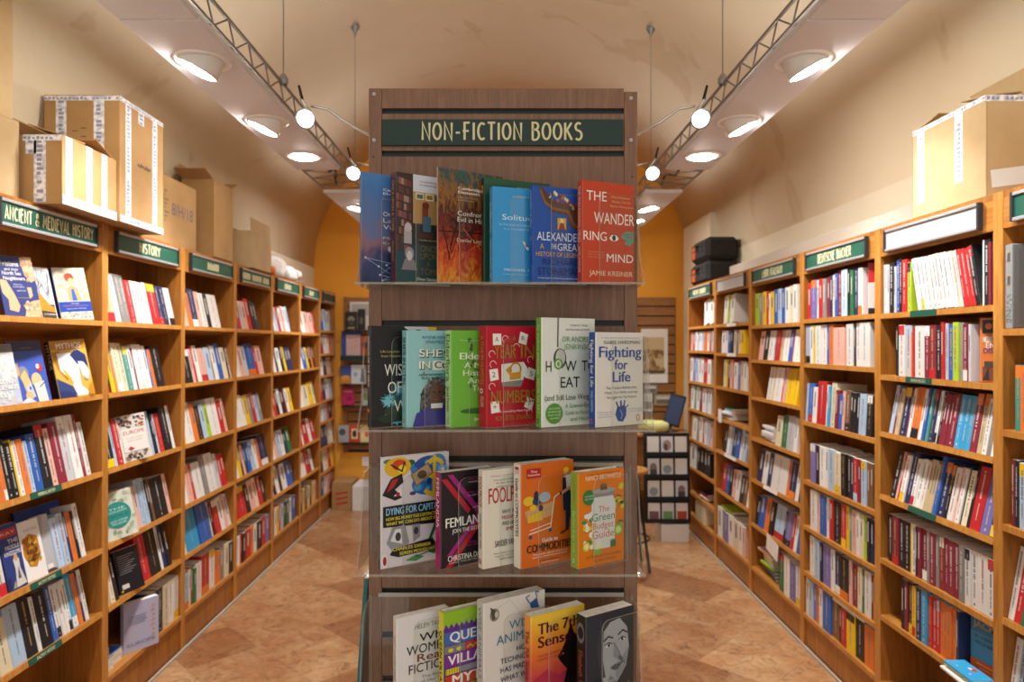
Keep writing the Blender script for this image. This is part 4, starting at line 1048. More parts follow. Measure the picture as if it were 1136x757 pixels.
sbook(3, 92, 33, .14, .205, .034, '#2b2f3c', '#1d1a1c', face + [T(.14, .6, .24, .02, 'The definitive', '#d8d8da'), T(.14, .56, .21, .02, 'biography', '#d8d8da'), T(.16, .96, .1, .075, 'Elizabeth', '#a8853c', .01), T(.16, .9, .03, .05, 'Taylor', '#a8853c', .01), S(.1, .62, .42, 'Elizabeth Taylor', '#d0752c', .01), ('s', .7, .92, .8, 'O', '#8b8f9a', .08)],
      'dark book with black and white portrait of a woman gazing aside, lowest rack', False)
for i in range(4):
    rack(i, TRAYZ[i], STAND[i])

# teal board book in a clear rack on the stand's side
sr = thing('acrylic_rack', 'clear acrylic rack on the side of the walnut stand, holding the teal book', 'book rack', TR(-.321, 1.9, .72), 'clear racks on the stand sides')
m_ = MB().box((-.06, -.16, -.004), (-.0005, .2, 0), M_CLEAR)
m_.box((-.062, -.16, -.004), (-.06, .2, .03), M_CLEAREDGE)
m_.build('base_plate', sr)
MB().box((-.004, -.16, 0.0002), (-.0008, .2, .2), M_CLEAR).build('back_plate', sr)
make_book(TR(-.3585, 1.75, .7218) @ RZ(90) @ RX(4), .24, .345, .012, '#2f7a80', '#2a6e74', '#2a6e74', [], 'tall teal book leaning in the rack on the side of the walnut stand', 'books on the stand side')

# halogen lamps on bent arms, two on each side of the stand
def halogen(s, y, zdrop, label):
    x0, x1 = s * .3215, s * .478
    r_ = thing('arm_spotlight', label, 'spotlight', TR(x0, y, 2.165), 'arm spotlights on the walnut stand')
    def f3(mb, name, par=None):
        mb.v = [(a - x0, b - y, c - 2.165) for a, b, c in mb.v]
        return mb.build(name, par or r_)
    f3(MB().box((x0, y - .012, 2.135), (x0 + s * .004, y + .012, 2.19), M_CHROME), 'wall_plate')
    f3(MB().tube([(x0, y, 2.165), (x0 + s * .07, y, 2.203), (x0 + s * .115, y, 2.235), (x1, y, 2.243)], [.004, .0036, .003, .003], M_CHROME, 8), 'arm')
    t_ = f3(MB().tube([(x1 - s * .002, y, 2.225), (x1 + s * .026, y, 2.262)], .0032, M_CHROME, 8), 'lever')
    f3(MB().tube([(x1 + s * .022, y, 2.26), (x1 + s * .03, y, 2.294)], [.0042, .003], M_BLACK, 8), 'lever_tip', t_)
    M = TR(x1, y, 2.222) @ RY(-s * 10) @ RX(-58)
    f3(MB().lathe([(.006, .0), (.008, -.012), (.014, -.02), (.025, -.04), (.0255, -.044), (.022, -.042)], M_CHROME, 20, M), 'reflector')
    f3(MB().lathe([(0, -.043), (.012, -.042), (.0185, -.039), (.0185, -.036), (0, -.036)], GLOWLED, 20, M), 'bulb')
    li = bpy.data.lights.new('halogen_beam', 'SPOT')
    li.energy = 3
    li.spot_size = math.radians(80)
    li.spot_blend = .7
    li.shadow_soft_size = .02
    lo = bpy.data.objects.new('halogen_beam', li)
    COL.objects.link(lo)
    lo.parent = r_
    lo.matrix_local = TR(-x0, -y, -2.165) @ M @ TR(0, 0, -.055)
halogen(-1, 1.75, 0, 'small halogen lamp on a chrome arm at the stand, facing the History side, nearer one')
halogen(-1, 2.30, 0, 'small halogen lamp at the stand, facing the History side, behind the blue starry book')
halogen(1, 1.75, 0, 'small halogen lamp on a chrome arm at the stand, facing the German books, nearer one')
halogen(1, 2.30, 0, 'small halogen lamp at the stand, facing the German books, mostly hidden behind it')
# ------------------------------------------------------------------ books on the wall shelves
PAL = {
 'w': ('#eae8e2', 'white'), 'c': ('#e2d6b4', 'cream'), 'g': ('#8d8a86', 'grey'), 'i': ('#c6c9cd', 'pale grey'), 'k': ('#232327', 'black'),
 'n': ('#28345c', 'navy'), 'b': ('#2f62b4', 'blue'), 's': ('#37a0d2', 'sky blue'), 'l': ('#b2cbe2', 'pale blue'), 't': ('#479a92', 'teal'),
 'e': ('#2f7448', 'green'), 'j': ('#aac936', 'lime'), 'y': ('#eec41e', 'yellow'), 'o': ('#e67a2e', 'orange'), 'r': ('#c42a2d', 'red'),
 'm': ('#882a3a', 'maroon'), 'p': ('#e6b5a4', 'salmon'), 'v': ('#7a74b6', 'violet'), 'u': ('#7a5638', 'brown'), 'a': ('#c8b28a', 'tan')}
DARK = set('gknbstermvu')
CM = {k: mat(v[0], .42, 0, .14) for k, v in PAL.items()}
# bay, row, crop origin x, crop scale, start, books in the order seen: colour letter, width in the crop's pixels, >lean /height(mm) !depth offset(mm)
ROWS = '''
L1 2 0 6.58 0 o40 o30 k35/215 k38 y12 w33 o44 l33 b60/215 k63/245 p47/225 m60/245 i55/262 w57/262 m25/262 w30/225
L1 3 0 6.31 0 w62/225
L1 3 0 6.31 415 l44 l42 n22 o34 k17 w32/222
L1 4 0 5.735 0 c85/190 l90/215 k72/225 w25/205 k70/210 b35/212 w30/207 w20/207 w20/207 w25/207 s37/222 o23/210 n15/212 w22/212
L2 0 115 4.884 25 a48/230 i28/228 g28/228 g25/228 r30/208 w20/208 w20/208 w20/208 w20/208 r45/208 n25/205 n25/205 w30/200
L2 1 115 4.884 22 r14/150 k10/160 y20/170 o18/172 c30/225 c28/225 t25/212 w20/205 m12/200 w48/218 w20/212 b8/195 o18/195 k45/212
L2 2 115 4.733 20 k45 l14 r28 w14 _100 w26/218 l28/218 k12 l14 r26 k34/228 w16/228
L2 3 115 4.733 100 y30 r26 w14 p18 p18 l22/225 l22/225 k12/210 u10 k70/205 p18/205
L2 4 115 3.843 10 a22/190 c18/195 k15/190 _100 r40/225 k45/230 w12/220 n14/215 k15/220
L2 5 115 3.843 205 n24/215 k22/218 c24/220 w24/220 w28/220
L3 0 200 4.453 22 p26 o20 n30/220 p15 w25 k22 w46
L3 1 200 4.453 22 k43/190 p15 r8 w22 p33 l25 u10/215 w20 b20/222 c22 k8 w12
L3 2 200 4.453 20 y10 w20/215 w25/225 o20 k25 l20 j18 w45/225 r22 p10
L3 3 195 3.436 32 o8 w14 p20 r8 w30 g18/225 w32/225 i12 r12 r12
L3 4 195 3.436 34 c14 s48/235 b42/230 c9 k8 r20 w15 p10 w16
L3 5 195 3.436 30 l20 c8 u10 e10 w22 r30/235 w20/225 o10 o10 g15 c15 k20
L4 0 200 4.453 276 b14 r18 i12 p22 r20/220 k15 n13
L4 1 200 4.453 275 w25/210 p20 i22 b38/222 r12 p26
L4 2 200 4.453 272 w52/212 w10 y20 g15 r14 l14 g14
L4 3 195 3.436 228 w16 y12 k8 p8 n8 b12 l16 w10 o10 n26/225
L4 4 195 3.436 228 r16 r30 k14 p20 c14 r12 k11
L4 5 195 3.436 225 w22/195 r6 k12 r20 o10 w14 k18 r14 v14
L5 0 295 4.725 35 b10 w14 l12 r12 w14 p10 w12 l12
L5 1 295 4.725 32 r12 w16 k10 w20 k10 y16 n14 n16
L5 2 295 4.725 30 p16 r16 k14 w14 k16 m8 w14 y16
L5 3 255 4.45 210 w20 p16 l14 w18 n12 e18
L5 4 255 4.45 208 l14 k12 w16 k14 w22 b26 n10
L5 5 255 4.45 205 m14 w10 y12 r10 l16 k12 e16 w12 b18
L6 0 295 4.725 182 b8 w20 p24 p20 r12
L6 1 295 4.725 180 w18 b20 y12 k12 o12 k10
L6 2 295 4.725 178 n8 w20 c26 y20 c10
L6 3 295 4.725 176 r16 w10 r28 w14 r18
L6 4 255 4.45 345 w24 w12 r14 m10 w12
L6 5 255 4.45 345 n12 y12 u12 c14 k10 y8 p12
L7 0 295 4.725 292 b14 l14 w18 g12
L7 1 295 4.725 290 m12 w18 w14 o14 g12
L7 2 295 4.725 290 w14 k16 p12 a14
L7 3 295 4.725 290 r10 n14 w18 l16
L7 4 295 4.725 288 w14 l16 o12 n16
L7 5 295 4.725 290 n18 n16 c14 w14
L7 6 295 4.725 290 k14 w12 c14 r14 y10
L7 7 295 4.725 290 b16 w12 p18 m12
R0 2 970 6.84 1035 m30/215 k28/215 l50/210 r40/212 k40/215
R0 1 970 6.84 1055 t50/212 o60/210 w50/215 b50/212
R0 3 970 6.84 970 w80/240 r55/225 e50/225 u60/220 w60/220
R0 4 970 5.958 845 w70/225 l40/215 k40/215 o60/215 w60/215
R1 0 970 6.843 55 w40/210 i22/208 k32/212 i15/195 b25/220 k25/222 r38/215 j28/200 _48 w30>13/214 w28>13/214 w28>13/214 w28>13/214 _10 w30>13/214 w30>13/214 w30>13/214 w30>13/214 w30>13/214 w30>13/214 c24>13/214 w24>13/214 r31>13/214 r31>13/214 r31>13/214 k38>13/220 _10 w10/225 k40/225 m16/215
R1 1 970 6.843 162 k18/205 w48/212 i50/208 o10/180 r12/200 w75/205 m45/205 m50/205 k40/205 r20/215 i25/210 b43/205 j44/212 g33/210 m40/205 i20/203
R1 2 970 6.843 105 l25 m20 a28 n47/205 m15 w25 o60/235 w25/205 b22/212 m12 t20 n30 w25 k25 m23 m23 m23 m35 s45/197 s40/197 s45/197 m50/212 a42/215 w35/195 g40/198 w45/198
R1 3 970 6.843 120 k35 p15 r15 w35 n45/215 w32 w32 w31 a25 a25 a25 b30/225 n48/210 k30 w45 p22 w30 k14 c45 k20 r80/225 v75/215 n55/200
R1 4 970 6.843 95 k40/205 m50/205 k40/205 k40/205 y10/205 w40/205 k15/200 m25/205 m45/205 g20/205 m42/205 g23/203 m40/203 m30/203 m50/203 m40/203 g42/203 w45/208 w45/208 w85/208 w55/205
R1 5 970 5.958 180 k20/205 m22/205 k28/205 y28/200 n34/205 s38/205 r28/200 r28/200 r25/200 o25/200 o25/200 o28/200 o25/200 n16/200
R2 0 880 5.41 82 r23/195 v35/205 w13/200 r24/205 g20/200 m20/205 n16/210 c14/210 b18/215 m26/228 l36/225 k18/225 e18/215 n24/225 w26/218
R2 1 880 5.41 75 l28/205 w20/212 y12/215 w33/222 w32/222 b14/225 o26/220 p70/185 o10/200 w40/200 k12/205 w27/212 w64/212
R2 2 875 7.571 106 r22/205 l24/205 b42/207 w36/190 r78/225 w12/210 s24/205 c40/222 m24/190 b38/170 p18/190 u42/195 k26/190 k26/190 k26/190 l58/188 k48/188
R2 3 880 4.73 88 v27/205 k20/205 w30/205 w15/205 l35/207 c35/202 k28/205 k22/205 n16/205 r24/203 m16/203 l27/203 u16/200 u17/200
R2 4 880 4.73 92 w33/208 p9/205 w8/205 b30/205 w18/205 r20/203 k38/205 r28/205 y15/205 t13/205 p28/202 w16/202 c20/200 j19/200 k16/200 n16/198
R2 5 880 4.53 80 w28/205 l24/205 k13/205 v44/205 w18/205 n28/205 k46/202 p12/205 m30/200 c22/200 e11/200 w34/200 k12/198 o14/198
R2 6 880 4.53 64 w16/200 l18/200 v18/200 o15/200 w18/205 b42/205 u38/200 k12/182 r25/182 y43/182 k42/182 o52/182
R3 0 825 4.2 55 j20/205 g15/200 y14/208 r11/208 w7 y16/200 b20/208 l16/208 b17 w20/208 c19/212 w18/215
R3 1 825 4.2 65 p22/190 k22/195 w24/212 l8 r24/210 a10 w30/212 b18/205 r4 w38/212
R3 2 825 4.2 103 w27/205 y5 w35/205 r8 p12 y30/205 y24/210
R3 3 825 3.154 110 c18/180 e20/190 i24/195 w10/190
R3 4 825 3.154 45 n17/210 w16/205 n15/205 w52/212 o10/195 n22/205 w12/200 n20/205
R3 5 825 3.154 35 k15/185 b18/205 o18/205 k14/205 l34/205 k8 v20/200 r10 w10 b20/205
R3 6 825 3.154 125 e16/225 w20/225 v20/215 w20/215 y18/200
R4 0 755 3.99 190 w16>8/210 j12>8/210 w18>8/210 
R4 1 755 3.99 178 w18 w12 b14 k10 c12 g10 c12 y16
R4 2 755 3.99 188 c10 y8 k12 p10 r8 w14 v12 c14 w14
R4 4 755 3.79 175 k14 w12 l10 n16 b16 w10 l18 g12
R4 5 755 3.79 168 r18>6/205 b14>6 k12>6 p16>6 w14 k18 u12 w14
R4 6 755 3.79 146 k8/225 w20/225 g10/220 v14/215 w22/220 c22/210 w16/215 p10/205
R5 0 755 3.99 104 w24>10/200 w20>10/200
R5 1 755 3.99 44 p8 r12 w8 l10 w10 l10 o14 w12 r8 i10
R5 2 755 3.99 40 w14 v10 l12 w14 w10 r16 w16
R5 3 755 3.99 46 w14 t8 w16 m10 w16 l10 w14
R5 4 755 3.79 46 c8 w14 g8 w14 r8 w12 l10 p12
R5 5 755 3.79 40 w26/205 k14 k14 k16 k14
R5 7 755 3.79 62 c44/190 
'''
ORDW = ['first', 'second', 'third', 'fourth', 'fifth', 'sixth', 'seventh', 'eighth', 'ninth', 'tenth', 'eleventh', 'twelfth', 'thirteenth', 'fourteenth', 'fifteenth', 'sixteenth', 'seventeenth', 'eighteenth', 'nineteenth', 'twentieth', 'twenty-first', 'twenty-second', 'twenty-third', 'twenty-fourth', 'twenty-fifth', 'twenty-sixth', 'twenty-seventh', 'twenty-eighth', 'twenty-ninth', 'thirtieth']
SHELFW = ['top', 'second', 'third', 'fourth', 'fifth', 'sixth', 'seventh', 'eighth']
CASE = {'L1': '%s Medieval History shelf', 'L2': '%s History shelf', 'L3': '%s shelf just beyond History', 'L4': '%s shelf of fourth History-side case', 'L5': '%s shelf of fifth History-side case', 'L6': '%s shelf of sixth History-side case', 'L7': '%s shelf of last History-side case',
        'R0': '%s shelf of the shrink-wrapped book\'s case', 'R1': '%s shelf below blank sign', 'R2': '%s German books shelf', 'R3': '%s Italian books shelf', 'R4': '%s shelf beyond Italian books', 'R5': '%s shelf below black holdalls'}

def axis(side, px):
    k = (XL - .012) if side == 'L' else (XR + .012)
    return 780 * k / (px - 558)

SPINES = []
for line in ROWS.strip().splitlines():
    tk = line.split()
    key, row, ox, scl, st = tk[0], int(tk[1]), float(tk[2]), float(tk[3]), float(tk[4])
    b = BAYS[key]
    p = st
    for q in tk[5:]:
        if q[0] == '_':
            p += float(q[1:])
            continue
        col = q[0]
        body = q[1:]
        hgt = None
        lean = 0.0
        if '/' in body:
            body, hh = body.split('/')
            hgt = float(hh) / 1000
        if '>' in body:
            body, lean = body.split('>')
            lean = float(lean)
        wpx = float(body)
        ya, yb = axis(b['side'], ox + p / scl), axis(b['side'], ox + (p + wpx) / scl)
        p += wpx
        y0, y1 = min(ya, yb), max(ya, yb)
        y0, y1 = max(y0, b['y0'] + .002), min(y1, b['y1'] - .002)
        if y1 - y0 < .004:
            continue
        d = (y0 + y1) / 2
        dw = .09 if (key, row) == ('L1', 3) else R.uniform(.128, .152)
        SPINES.append(dict(key=key, row=row, col=col, y0=y0, y1=y1, h=hgt or R.uniform(.19, .212), lean=lean, px=wpx / scl, area=wpx / scl * 780 * (hgt or .2) / d,
                           off=R.uniform(0, .008), w=dw, wide=wpx))
for sp in SPINES:                                    # keep every book below the board over it
    b = BAYS[sp['key']]
    zs = b['zs']
    up = (zs[sp['row'] - 1] - .03) if sp['row'] else 2.02
    tl = b['tilts']
    room = up - zs[sp['row']]
    if sp['row'] and tl[sp['row'] - 1] > tl[sp['row']]:
        room -= .2 * math.sin(math.radians(tl[sp['row'] - 1] - tl[sp['row']]))
    sp['h'] = min(sp['h'], room - .006)

SPINES.sort(key=lambda s: -s['area'])
N_SINGLE = 268
single = SPINES[:N_SINGLE]
rest = SPINES[N_SINGLE:]
by_shelf = {}
for sp in SPINES:
    by_shelf.setdefault((sp['key'], sp['row']), []).append(sp)
for v in by_shelf.values():
    v.sort(key=lambda s: s['y0'])

def frame(sp):
    b = BAYS[sp['key']]
    s, X = b['s'], b['X']
    a = sp['lean']
    t = (sp['y1'] - sp['y0']) * .965 * math.cos(math.radians(a))
    tl = b['tilts'][sp['row']]
    # base on the board's front edge, tipped back with the board
    M = TR(X, 0, b['zs'][sp['row']]) @ RY(s * tl) @ TR(s * (.008 + sp['off']), 0, .0008)
    if b['side'] == 'L':
        M = M @ TR(0, sp['y1'], 0) @ RZ(180)
    else:
        M = M @ TR(0, sp['y0'], 0)
    if a:                                            # leaning: pivot on the edge it leans over
        M = M @ TR(0, t, 0) @ RX(-a) @ TR(0, -t, 0)
    return M, t

def shelf_label(sp):
    row = by_shelf[(sp['key'], sp['row'])]
    cw = PAL[sp['col']][1]
    same = [q for q in row if q['col'] == sp['col']]
    where = CASE[sp['key']] % SHELFW[sp['row']]
    i = row.index(sp)
    t = sp['y1'] - sp['y0']
    size = 'thick ' if t > .055 else ('slim ' if t < .02 else '')
    lean = 'leaning ' if sp['lean'] > 3 else ''
    if len(same) == 1:
        return ('only %s book%s on the %s' if not size else 'sole ' + size + '%s book%s on the %s') % (cw, ', leaning,' if sp['lean'] else '', where)
    a = row[i - 1]['col'] if i else None
    c = row[i + 1]['col'] if i + 1 < len(row) else None
    def pair(j):
        return frozenset([row[j - 1]['col'] if j else None, row[j + 1]['col'] if j + 1 < len(row) else None])
    if a and c and [j for j, q in enumerate(row) if q['col'] == sp['col'] and pair(j) == pair(i)] == [i]:
        A, C = PAL[a][1], PAL[c][1]
        if a != c:
            return '%s%s book between %s and %s ones, %s' % (size, cw, A, C, where)
        return '%s%s book between two %s ones, %s' % (size, cw, A, where)
    k = same.index(sp)
    if len(same) > 2 and k == len(same) - 1:
        return '%s%s book deepest into the shop of its colour, %s' % (size, cw, where)
    return '%s%s book, %s of %d from the near end, %s' % (size, cw, ORDW[k], len(same), where)

PAGES = [M_PAGE, M_PAGEW]
INK_L, INK_D, INK_G = mat('#c4c0b8', .45), mat('#77767a', .45), mat('#b8985a', .45)
def spine_marks(root, h, t, col, rnd):
    """illegible title lines along the spine and a publisher's mark at its foot"""
    m_ = MB()
    inkm = (INK_G if rnd.random() < .2 else INK_L) if col in DARK else (INK_D if rnd.random() < .6 else mat('#b87070', .45))
    cap = min(t * .3, .009)
    def run(v1, v0, cap, y):
        z = v1
        while z > v0:
            L_ = cap * rnd.uniform(.4, .75)
            m_.add([(-.0004, y + cap / 2, z), (-.0004, y - cap / 2, z), (-.0004, y - cap / 2, z - L_), (-.0004, y + cap / 2, z - L_)], [(0, 1, 2, 3)], inkm)
            z -= L_ + cap * (.22 if rnd.random() < .82 else .7)
    top = h * rnd.uniform(.88, .94)
    end = h * rnd.uniform(.36, .55)
    run(top, end, cap, t / 2)
    run(end - h * .06, h * .17, cap * .6, t / 2)
    if rnd.random() < .35: m_.add([(-.0004, t / 2 + cap * .45, h * .05), (-.0004, t / 2 - cap * .45, h * .05), (-.0004, t / 2 - cap * .45, h * .05 + cap), (-.0004, t / 2 + cap * .45, h * .05 + cap)], [(0, 1, 2, 3)], inkm)
    m_.build('spine_lettering', root)
    if rnd.random() < .38 and t > .016:
        b_ = MB()
        c_ = CM[rnd.choice('wwkyrol')]
        z0 = rnd.choice([0.0015, h * .8])
        b_.add([(-.0003, t - .0026, z0), (-.0003, .0026, z0), (-.0003, .0026, z0 + h * .19), (-.0003, t - .0026, z0 + h * .19)], [(0, 1, 2, 3)], c_)
        b_.build('spine_band', root)

for sp in single:
    M, t = frame(sp)
    rnd = random.Random(int(sp['y0'] * 1e5) + sp['row'])
    cm = CM[sp['col']]
    hard = rnd.random() < .3
    pts, side = shell(sp['w'], sp['h'], t, cm, cm, cm, hard)
    o = MB().prism(pts, 0, sp['h'], cm, None, side).build('book', None, M)
    tag(o, shelf_label(sp), 'book', 'books on the ' + CASE[sp['key']] % SHELFW[sp['row']])
    book_parts(o, sp['w'], sp['h'], t, [], rnd.choice(PAGES), hard)
    if t > .008:
        spine_marks(o, sp['h'], t, sp['col'], rnd)
m_ = MB()
for sp in rest:
    M, t = frame(sp)
    cm = CM[sp['col']]
    pts, side = shell(sp['w'], sp['h'], t, cm, cm, cm, False)
    m_.prism(pts, 0, sp['h'], cm, M, side)
    m_.box((.002, .001, .001), (sp['w'] - .001, t - .001, sp['h'] - .001), M_PAGE, M)
    rnd = random.Random(int(sp['y0'] * 1e5) + sp['row'])
    if t > .012:
        inkm = INK_L if sp['col'] in DARK else INK_D
        c_ = t * .14
        z1, z0 = sp['h'] * rnd.uniform(.8, .92), sp['h'] * rnd.uniform(.35, .55)
        m_.add([(-.0004, t / 2 + c_, z1), (-.0004, t / 2 - c_, z1), (-.0004, t / 2 - c_, z0), (-.0004, t / 2 + c_, z0)], [(0, 1, 2, 3)], inkm, M)
if rest:
    tag(m_.build('distant_shelved_books'), 'smaller books filling the far cases on both sides of the shop', 'books', 'shelved books too far to tell apart', 'stuff')

# ------------------------------------------------------------------ books standing with their covers out
def face_out(key, row, px, w, h, t, phi, front, spine, ops, label, inset=.02, recline=None, hard=False, lift=0.0):
    """px: sight-line slope x 780 of the spine edge; phi: how far the cover turns from facing the aisle towards the shop front"""
    b = BAYS[key]
    s, X = b['s'], b['X']
    x = X + s * inset
    y = 780 * x / px
    tl = b['tilts'][row]
    ex = recline or 0
    th = (90 - phi) if s < 0 else -(90 - phi)
    M = TR(X, 0, b['zs'][row]) @ RY(s * tl) @ TR(s * inset, y, .001 + lift + t * math.sin(math.radians(ex))) @ RZ(th) @ RX(-ex)
    return make_book(M, w, h, t, front, spine, spine, ops, label, 'books shown cover out on the wall shelves', None, hard)

r9 = random.Random(21)
mapops = [P([(.66, .98), (.98, 1), (1, .62), (.86, .58), (.72, .7)], '#d2ad86'), P([(.5, 0), (.62, .22), (.8, .28), (1, .3), (1, 0)], '#d2ad86'), P([(.02, .62), (.2, .6), (.34, .4), (.44, .2), (.36, .1), (.14, .14), (.16, .3), (.04, .4)], '#d2ad86'), P([(.72, .5), (.84, .5), (.84, .36), (.74, .32)], '#d2ad86')] + scatter(20, .7, 1, .6, .98, .05, .03, ['#c49a72', '#dfc3a2', '#b98c6a'], 2) + scatter(18, .55, 1, .02, .25, .05, .03, ['#c49a72', '#dfc3a2', '#b98c6a'], 3)
face_out('L1', 0, -551, .15, .235, .012, 14, '#39437c', '#2c3466', mapops + [T(.1, .6, .83, .065, 'Frisians', W_, .02), T(.2, .58, .76, .04, 'and their', W_), T(.12, .62, .69, .05, 'North Sea', W_, .01), T(.12, .7, .61, .05, 'Neighbours', W_, .01), T(.36, .6, .53, .022, 'Edited by', '#cfd3e6'), T(.34, .64, .49, .022, 'HINES', '#cfd3e6'), T(.42, .66, .43, .022, 'IJSSENNAGGER', '#cfd3e6'), T(.4, .78, .32, .018, 'From the Fifth Century', '#d8b98c')], 'dark blue book with a tan sea map on its cover, top Medieval History shelf', .05)
bw = [Ln([(r9.uniform(.1, .95), r9.uniform(.35, .97)), (r9.uniform(.1, .95), r9.uniform(.3, .97))], r9.uniform(.008, .02), '#2a2a2c') for _ in range(16)]
face_out('L1', 0, -518, .115, .212, .01, 6, '#f0efec', '#e9e7e2', [Rr(.05, .04, .95, .94, '#c9cdd3')] + bw + [Rr(.05, .04, .95, .3, '#3f3b38'), P([(.05, .4), (.4, .5), (.7, .3), (.95, .25), (.95, .15), (.05, .2)], '#c98a2c'), T(.2, .7, .24, .1, 'OLD', '#d8942c', .05), T(.4, .9, .1, .03, 'STORIES', W_)], 'white-edged book with black bare branches on its cover, between map and blue-spined books', .05)
mosaic = [Rr(.03, .36, .97, .97, '#dfd4b8')] + scatter(60, .06, .94, .4, .95, .05, .035, ['#d9cba6', '#e6dcc6', '#b9b6a4', '#c7c0a6', '#d8b88c'], 5) + [E(.46, .82, .14, .08, '#b84a34'), E(.5, .74, .09, .07, '#e0b890'), P([(.34, .38), (.38, .62), (.5, .68), (.66, .6), (.74, .38)], '#d9a878'), P([(.44, .38), (.46, .6), (.54, .6), (.6, .38)], '#3566b4'), Rr(.0, .17, 1, .36, '#2449a8'), Rr(.03, .02, .97, .17, '#dcd3c0')] + scatter(24, .06, .94, .03, .15, .05, .02, ['#c99a84', '#a7a3b8', '#cfc6ae', '#8f9c8a'], 6) + [T(.35, .62, .315, .016, 'JAMES', W_), T(.12, .9, .27, .026, 'FEMINA MEDIEVAL', '#c9825c'), T(.2, .82, .22, .02, 'a history of the Middle Ages', W_)]
face_out('L1', 0, -489, .138, .222, .03, 24, '#e2d9c2', '#2449a8', mosaic, 'thick book with royal blue spine and pale mosaic figure, top Medieval History shelf', .05, hard=True)
face_out('L1', 1, -566, .128, .22, .014, 8, '#cfcfcd', '#b9b9b8', [Rr(0, .86, 1, 1, '#77777a'), Rr(0, 0, 1, .42, '#b6bcc6')] + scatter(40, .02, .98, .05, .84, .07, .04, ['#dcd8d2', '#c2c4c6', '#d8cfc6', '#c3ccd8'], 12) + [T(.05, .9, .36, .06, 'LONDON IN', W_, .02), T(.05, .95, .26, .06, 'MIDDLE AGES', W_, .02), T(.3, .6, .14, .06, 'LSS', W_, .02)], 'pale grey book with washed-out picture, second shelf of the Medieval History case', .03)
knight = [Rr(0, .84, 1, 1, '#2e3358'), E(.3, .48, .16, .12, '#8a8792'), P([(.05, .62), (.18, .66), (.2, .46), (.08, .44)], '#c9a878'), P([(.2, .44), (.36, .54), (.5, .3), (.3, .16)], '#d9b87a'), E(.66, .36, .16, .12, '#d6bb8c'), E(.8, .56, .1, .07, '#b8383a'), E(.76, .58, .05, .04, '#e6e6ea'), P([(.3, .24), (.46, .34), (.54, .1), (.36, .06)], '#b9c2d4'), E(.42, .24, .03, .03, '#2c4a9c'), E(.36, .12, .12, .07, '#d2b27c'), P([(.54, .3), (.86, .34), (.9, 0), (.6, 0)], '#d8d0c8'), Ln([(.7, .24), (.95, .34)], .03, '#4a5068'), P([(0, 0), (.3, .1), (.5, .02), (.5, 0)], '#c4c8d4'), T(.34, .68, .875, .02, 'A SHORT HISTORY', '#a88c6a')]
face_out('L1', 1, -537, .15, .236, .012, 10, '#3f5cb8', '#3c4a86', knight, 'blue book with armed medieval figures, beside the one with a black lettered spine', .05)
myth = [P([(0, 1), (1, 1), (1, .84), (.5, .8), (0, .86)], '#c98a20'), P([(.0, .8), (.2, .82), (.5, .52), (.3, .3), (.1, .5)], '#b57a1c'), P([(.14, .78), (.5, .78), (.7, .6), (.66, .2), (.9, .02), (.5, .02), (.4, .3), (.16, .48)], '#e8e9f0'), P([(.5, .74), (.7, .84), (.94, .72), (.96, .5), (.84, .6), (.66, .56)], '#27346c'), P([(.68, .62), (.84, .6), (.98, .42), (.9, .28), (.74, .36)], '#cdd3e6'), P([(0, .36), (.4, .2), (.5, .04), (.2, .06), (0, .14)], '#33437c'), P([(.2, .56), (.4, .36), (.48, .2), (.3, .36)], '#e0ae2a'), P([(.0, .14), (.3, .12), (.5, 0), (0, 0)], '#263466'), P([(.86, .16), (1, .26), (1, 0), (.8, .02)], '#c98a20'), Ln([(.76, .3), (.88, .26)], .014, '#27346c'), T(.16, .86, .855, .085, 'MYTHOS', W_, .05), T(.28, .8, .81, .022, 'The Illustrated Edition', W_)]
face_out('L1', 1, -491, .15, .238, .032, 24, '#d8b04a', '#1b1d2a', myth + [S(.52, .95, .6, 'MYTHOS', W_, .03)], 'gold, navy and white book with a black spine lettered in bold white capitals', .05, hard=True)
mk = [Rr(.02, .8, .92, .93, '#b23a30'), T(.1, .86, .84, .04, 'KAY', '#e6c9b8'), T(.38, .94, .7, .055, 'THE', W_), T(.2, .94, .61, .055, 'MIDDLE', W_), T(.1, .94, .52, .055, 'KINGDOMS', W_), P([(.4, .02), (.5, .3), (.46, .44), (.6, .5), (.78, .44), (.76, .3), (.96, .04)], '#d5d2c8'), E(.62, .47, .1, .06, '#c9a06a'), P([(.2, .02), (.36, .14), (.44, .02)], '#9c9a94'), P([(.54, .14), (.66, .34), (.72, .14)], '#5a5f6a'), Rr(.0, .02, .14, .2, '#23315e')]
face_out('L1', 3, -547, .084, .235, .018, 6, '#2f3f80', '#26346a', mk, 'blue book with a stone knight below white capitals, fourth Medieval History shelf', .025)
gh = [E(.5, .5, .36, .24, '#c9902c'), P([(.2, .7), (.5, .78), (.84, .7), (.86, .4), (.6, .2), (.3, .24), (.2, .42)], '#c2862a')] + scatter(22, .24, .8, .3, .72, .08, .05, ['#9c5a20', '#d9a83c', '#b46a24', '#8a4a1c'], 15) + [T(.3, .9, .82, .04, 'IRVING FINKEL', '#9aa0b4'), T(.26, .66, .56, .06, 'THE', '#3a2a1c', .01), T(.3, .74, .44, .07, 'FIRST', '#33261c', .01), T(.26, .84, .32, .07, 'GHOSTS', '#33261c', .01)]
face_out('L1', 3, -529, .11, .222, .018, 6, '#eeece8', '#e6e4de', gh, 'white book with a golden brown clay shape on its cover, fourth Medieval History shelf', .025)
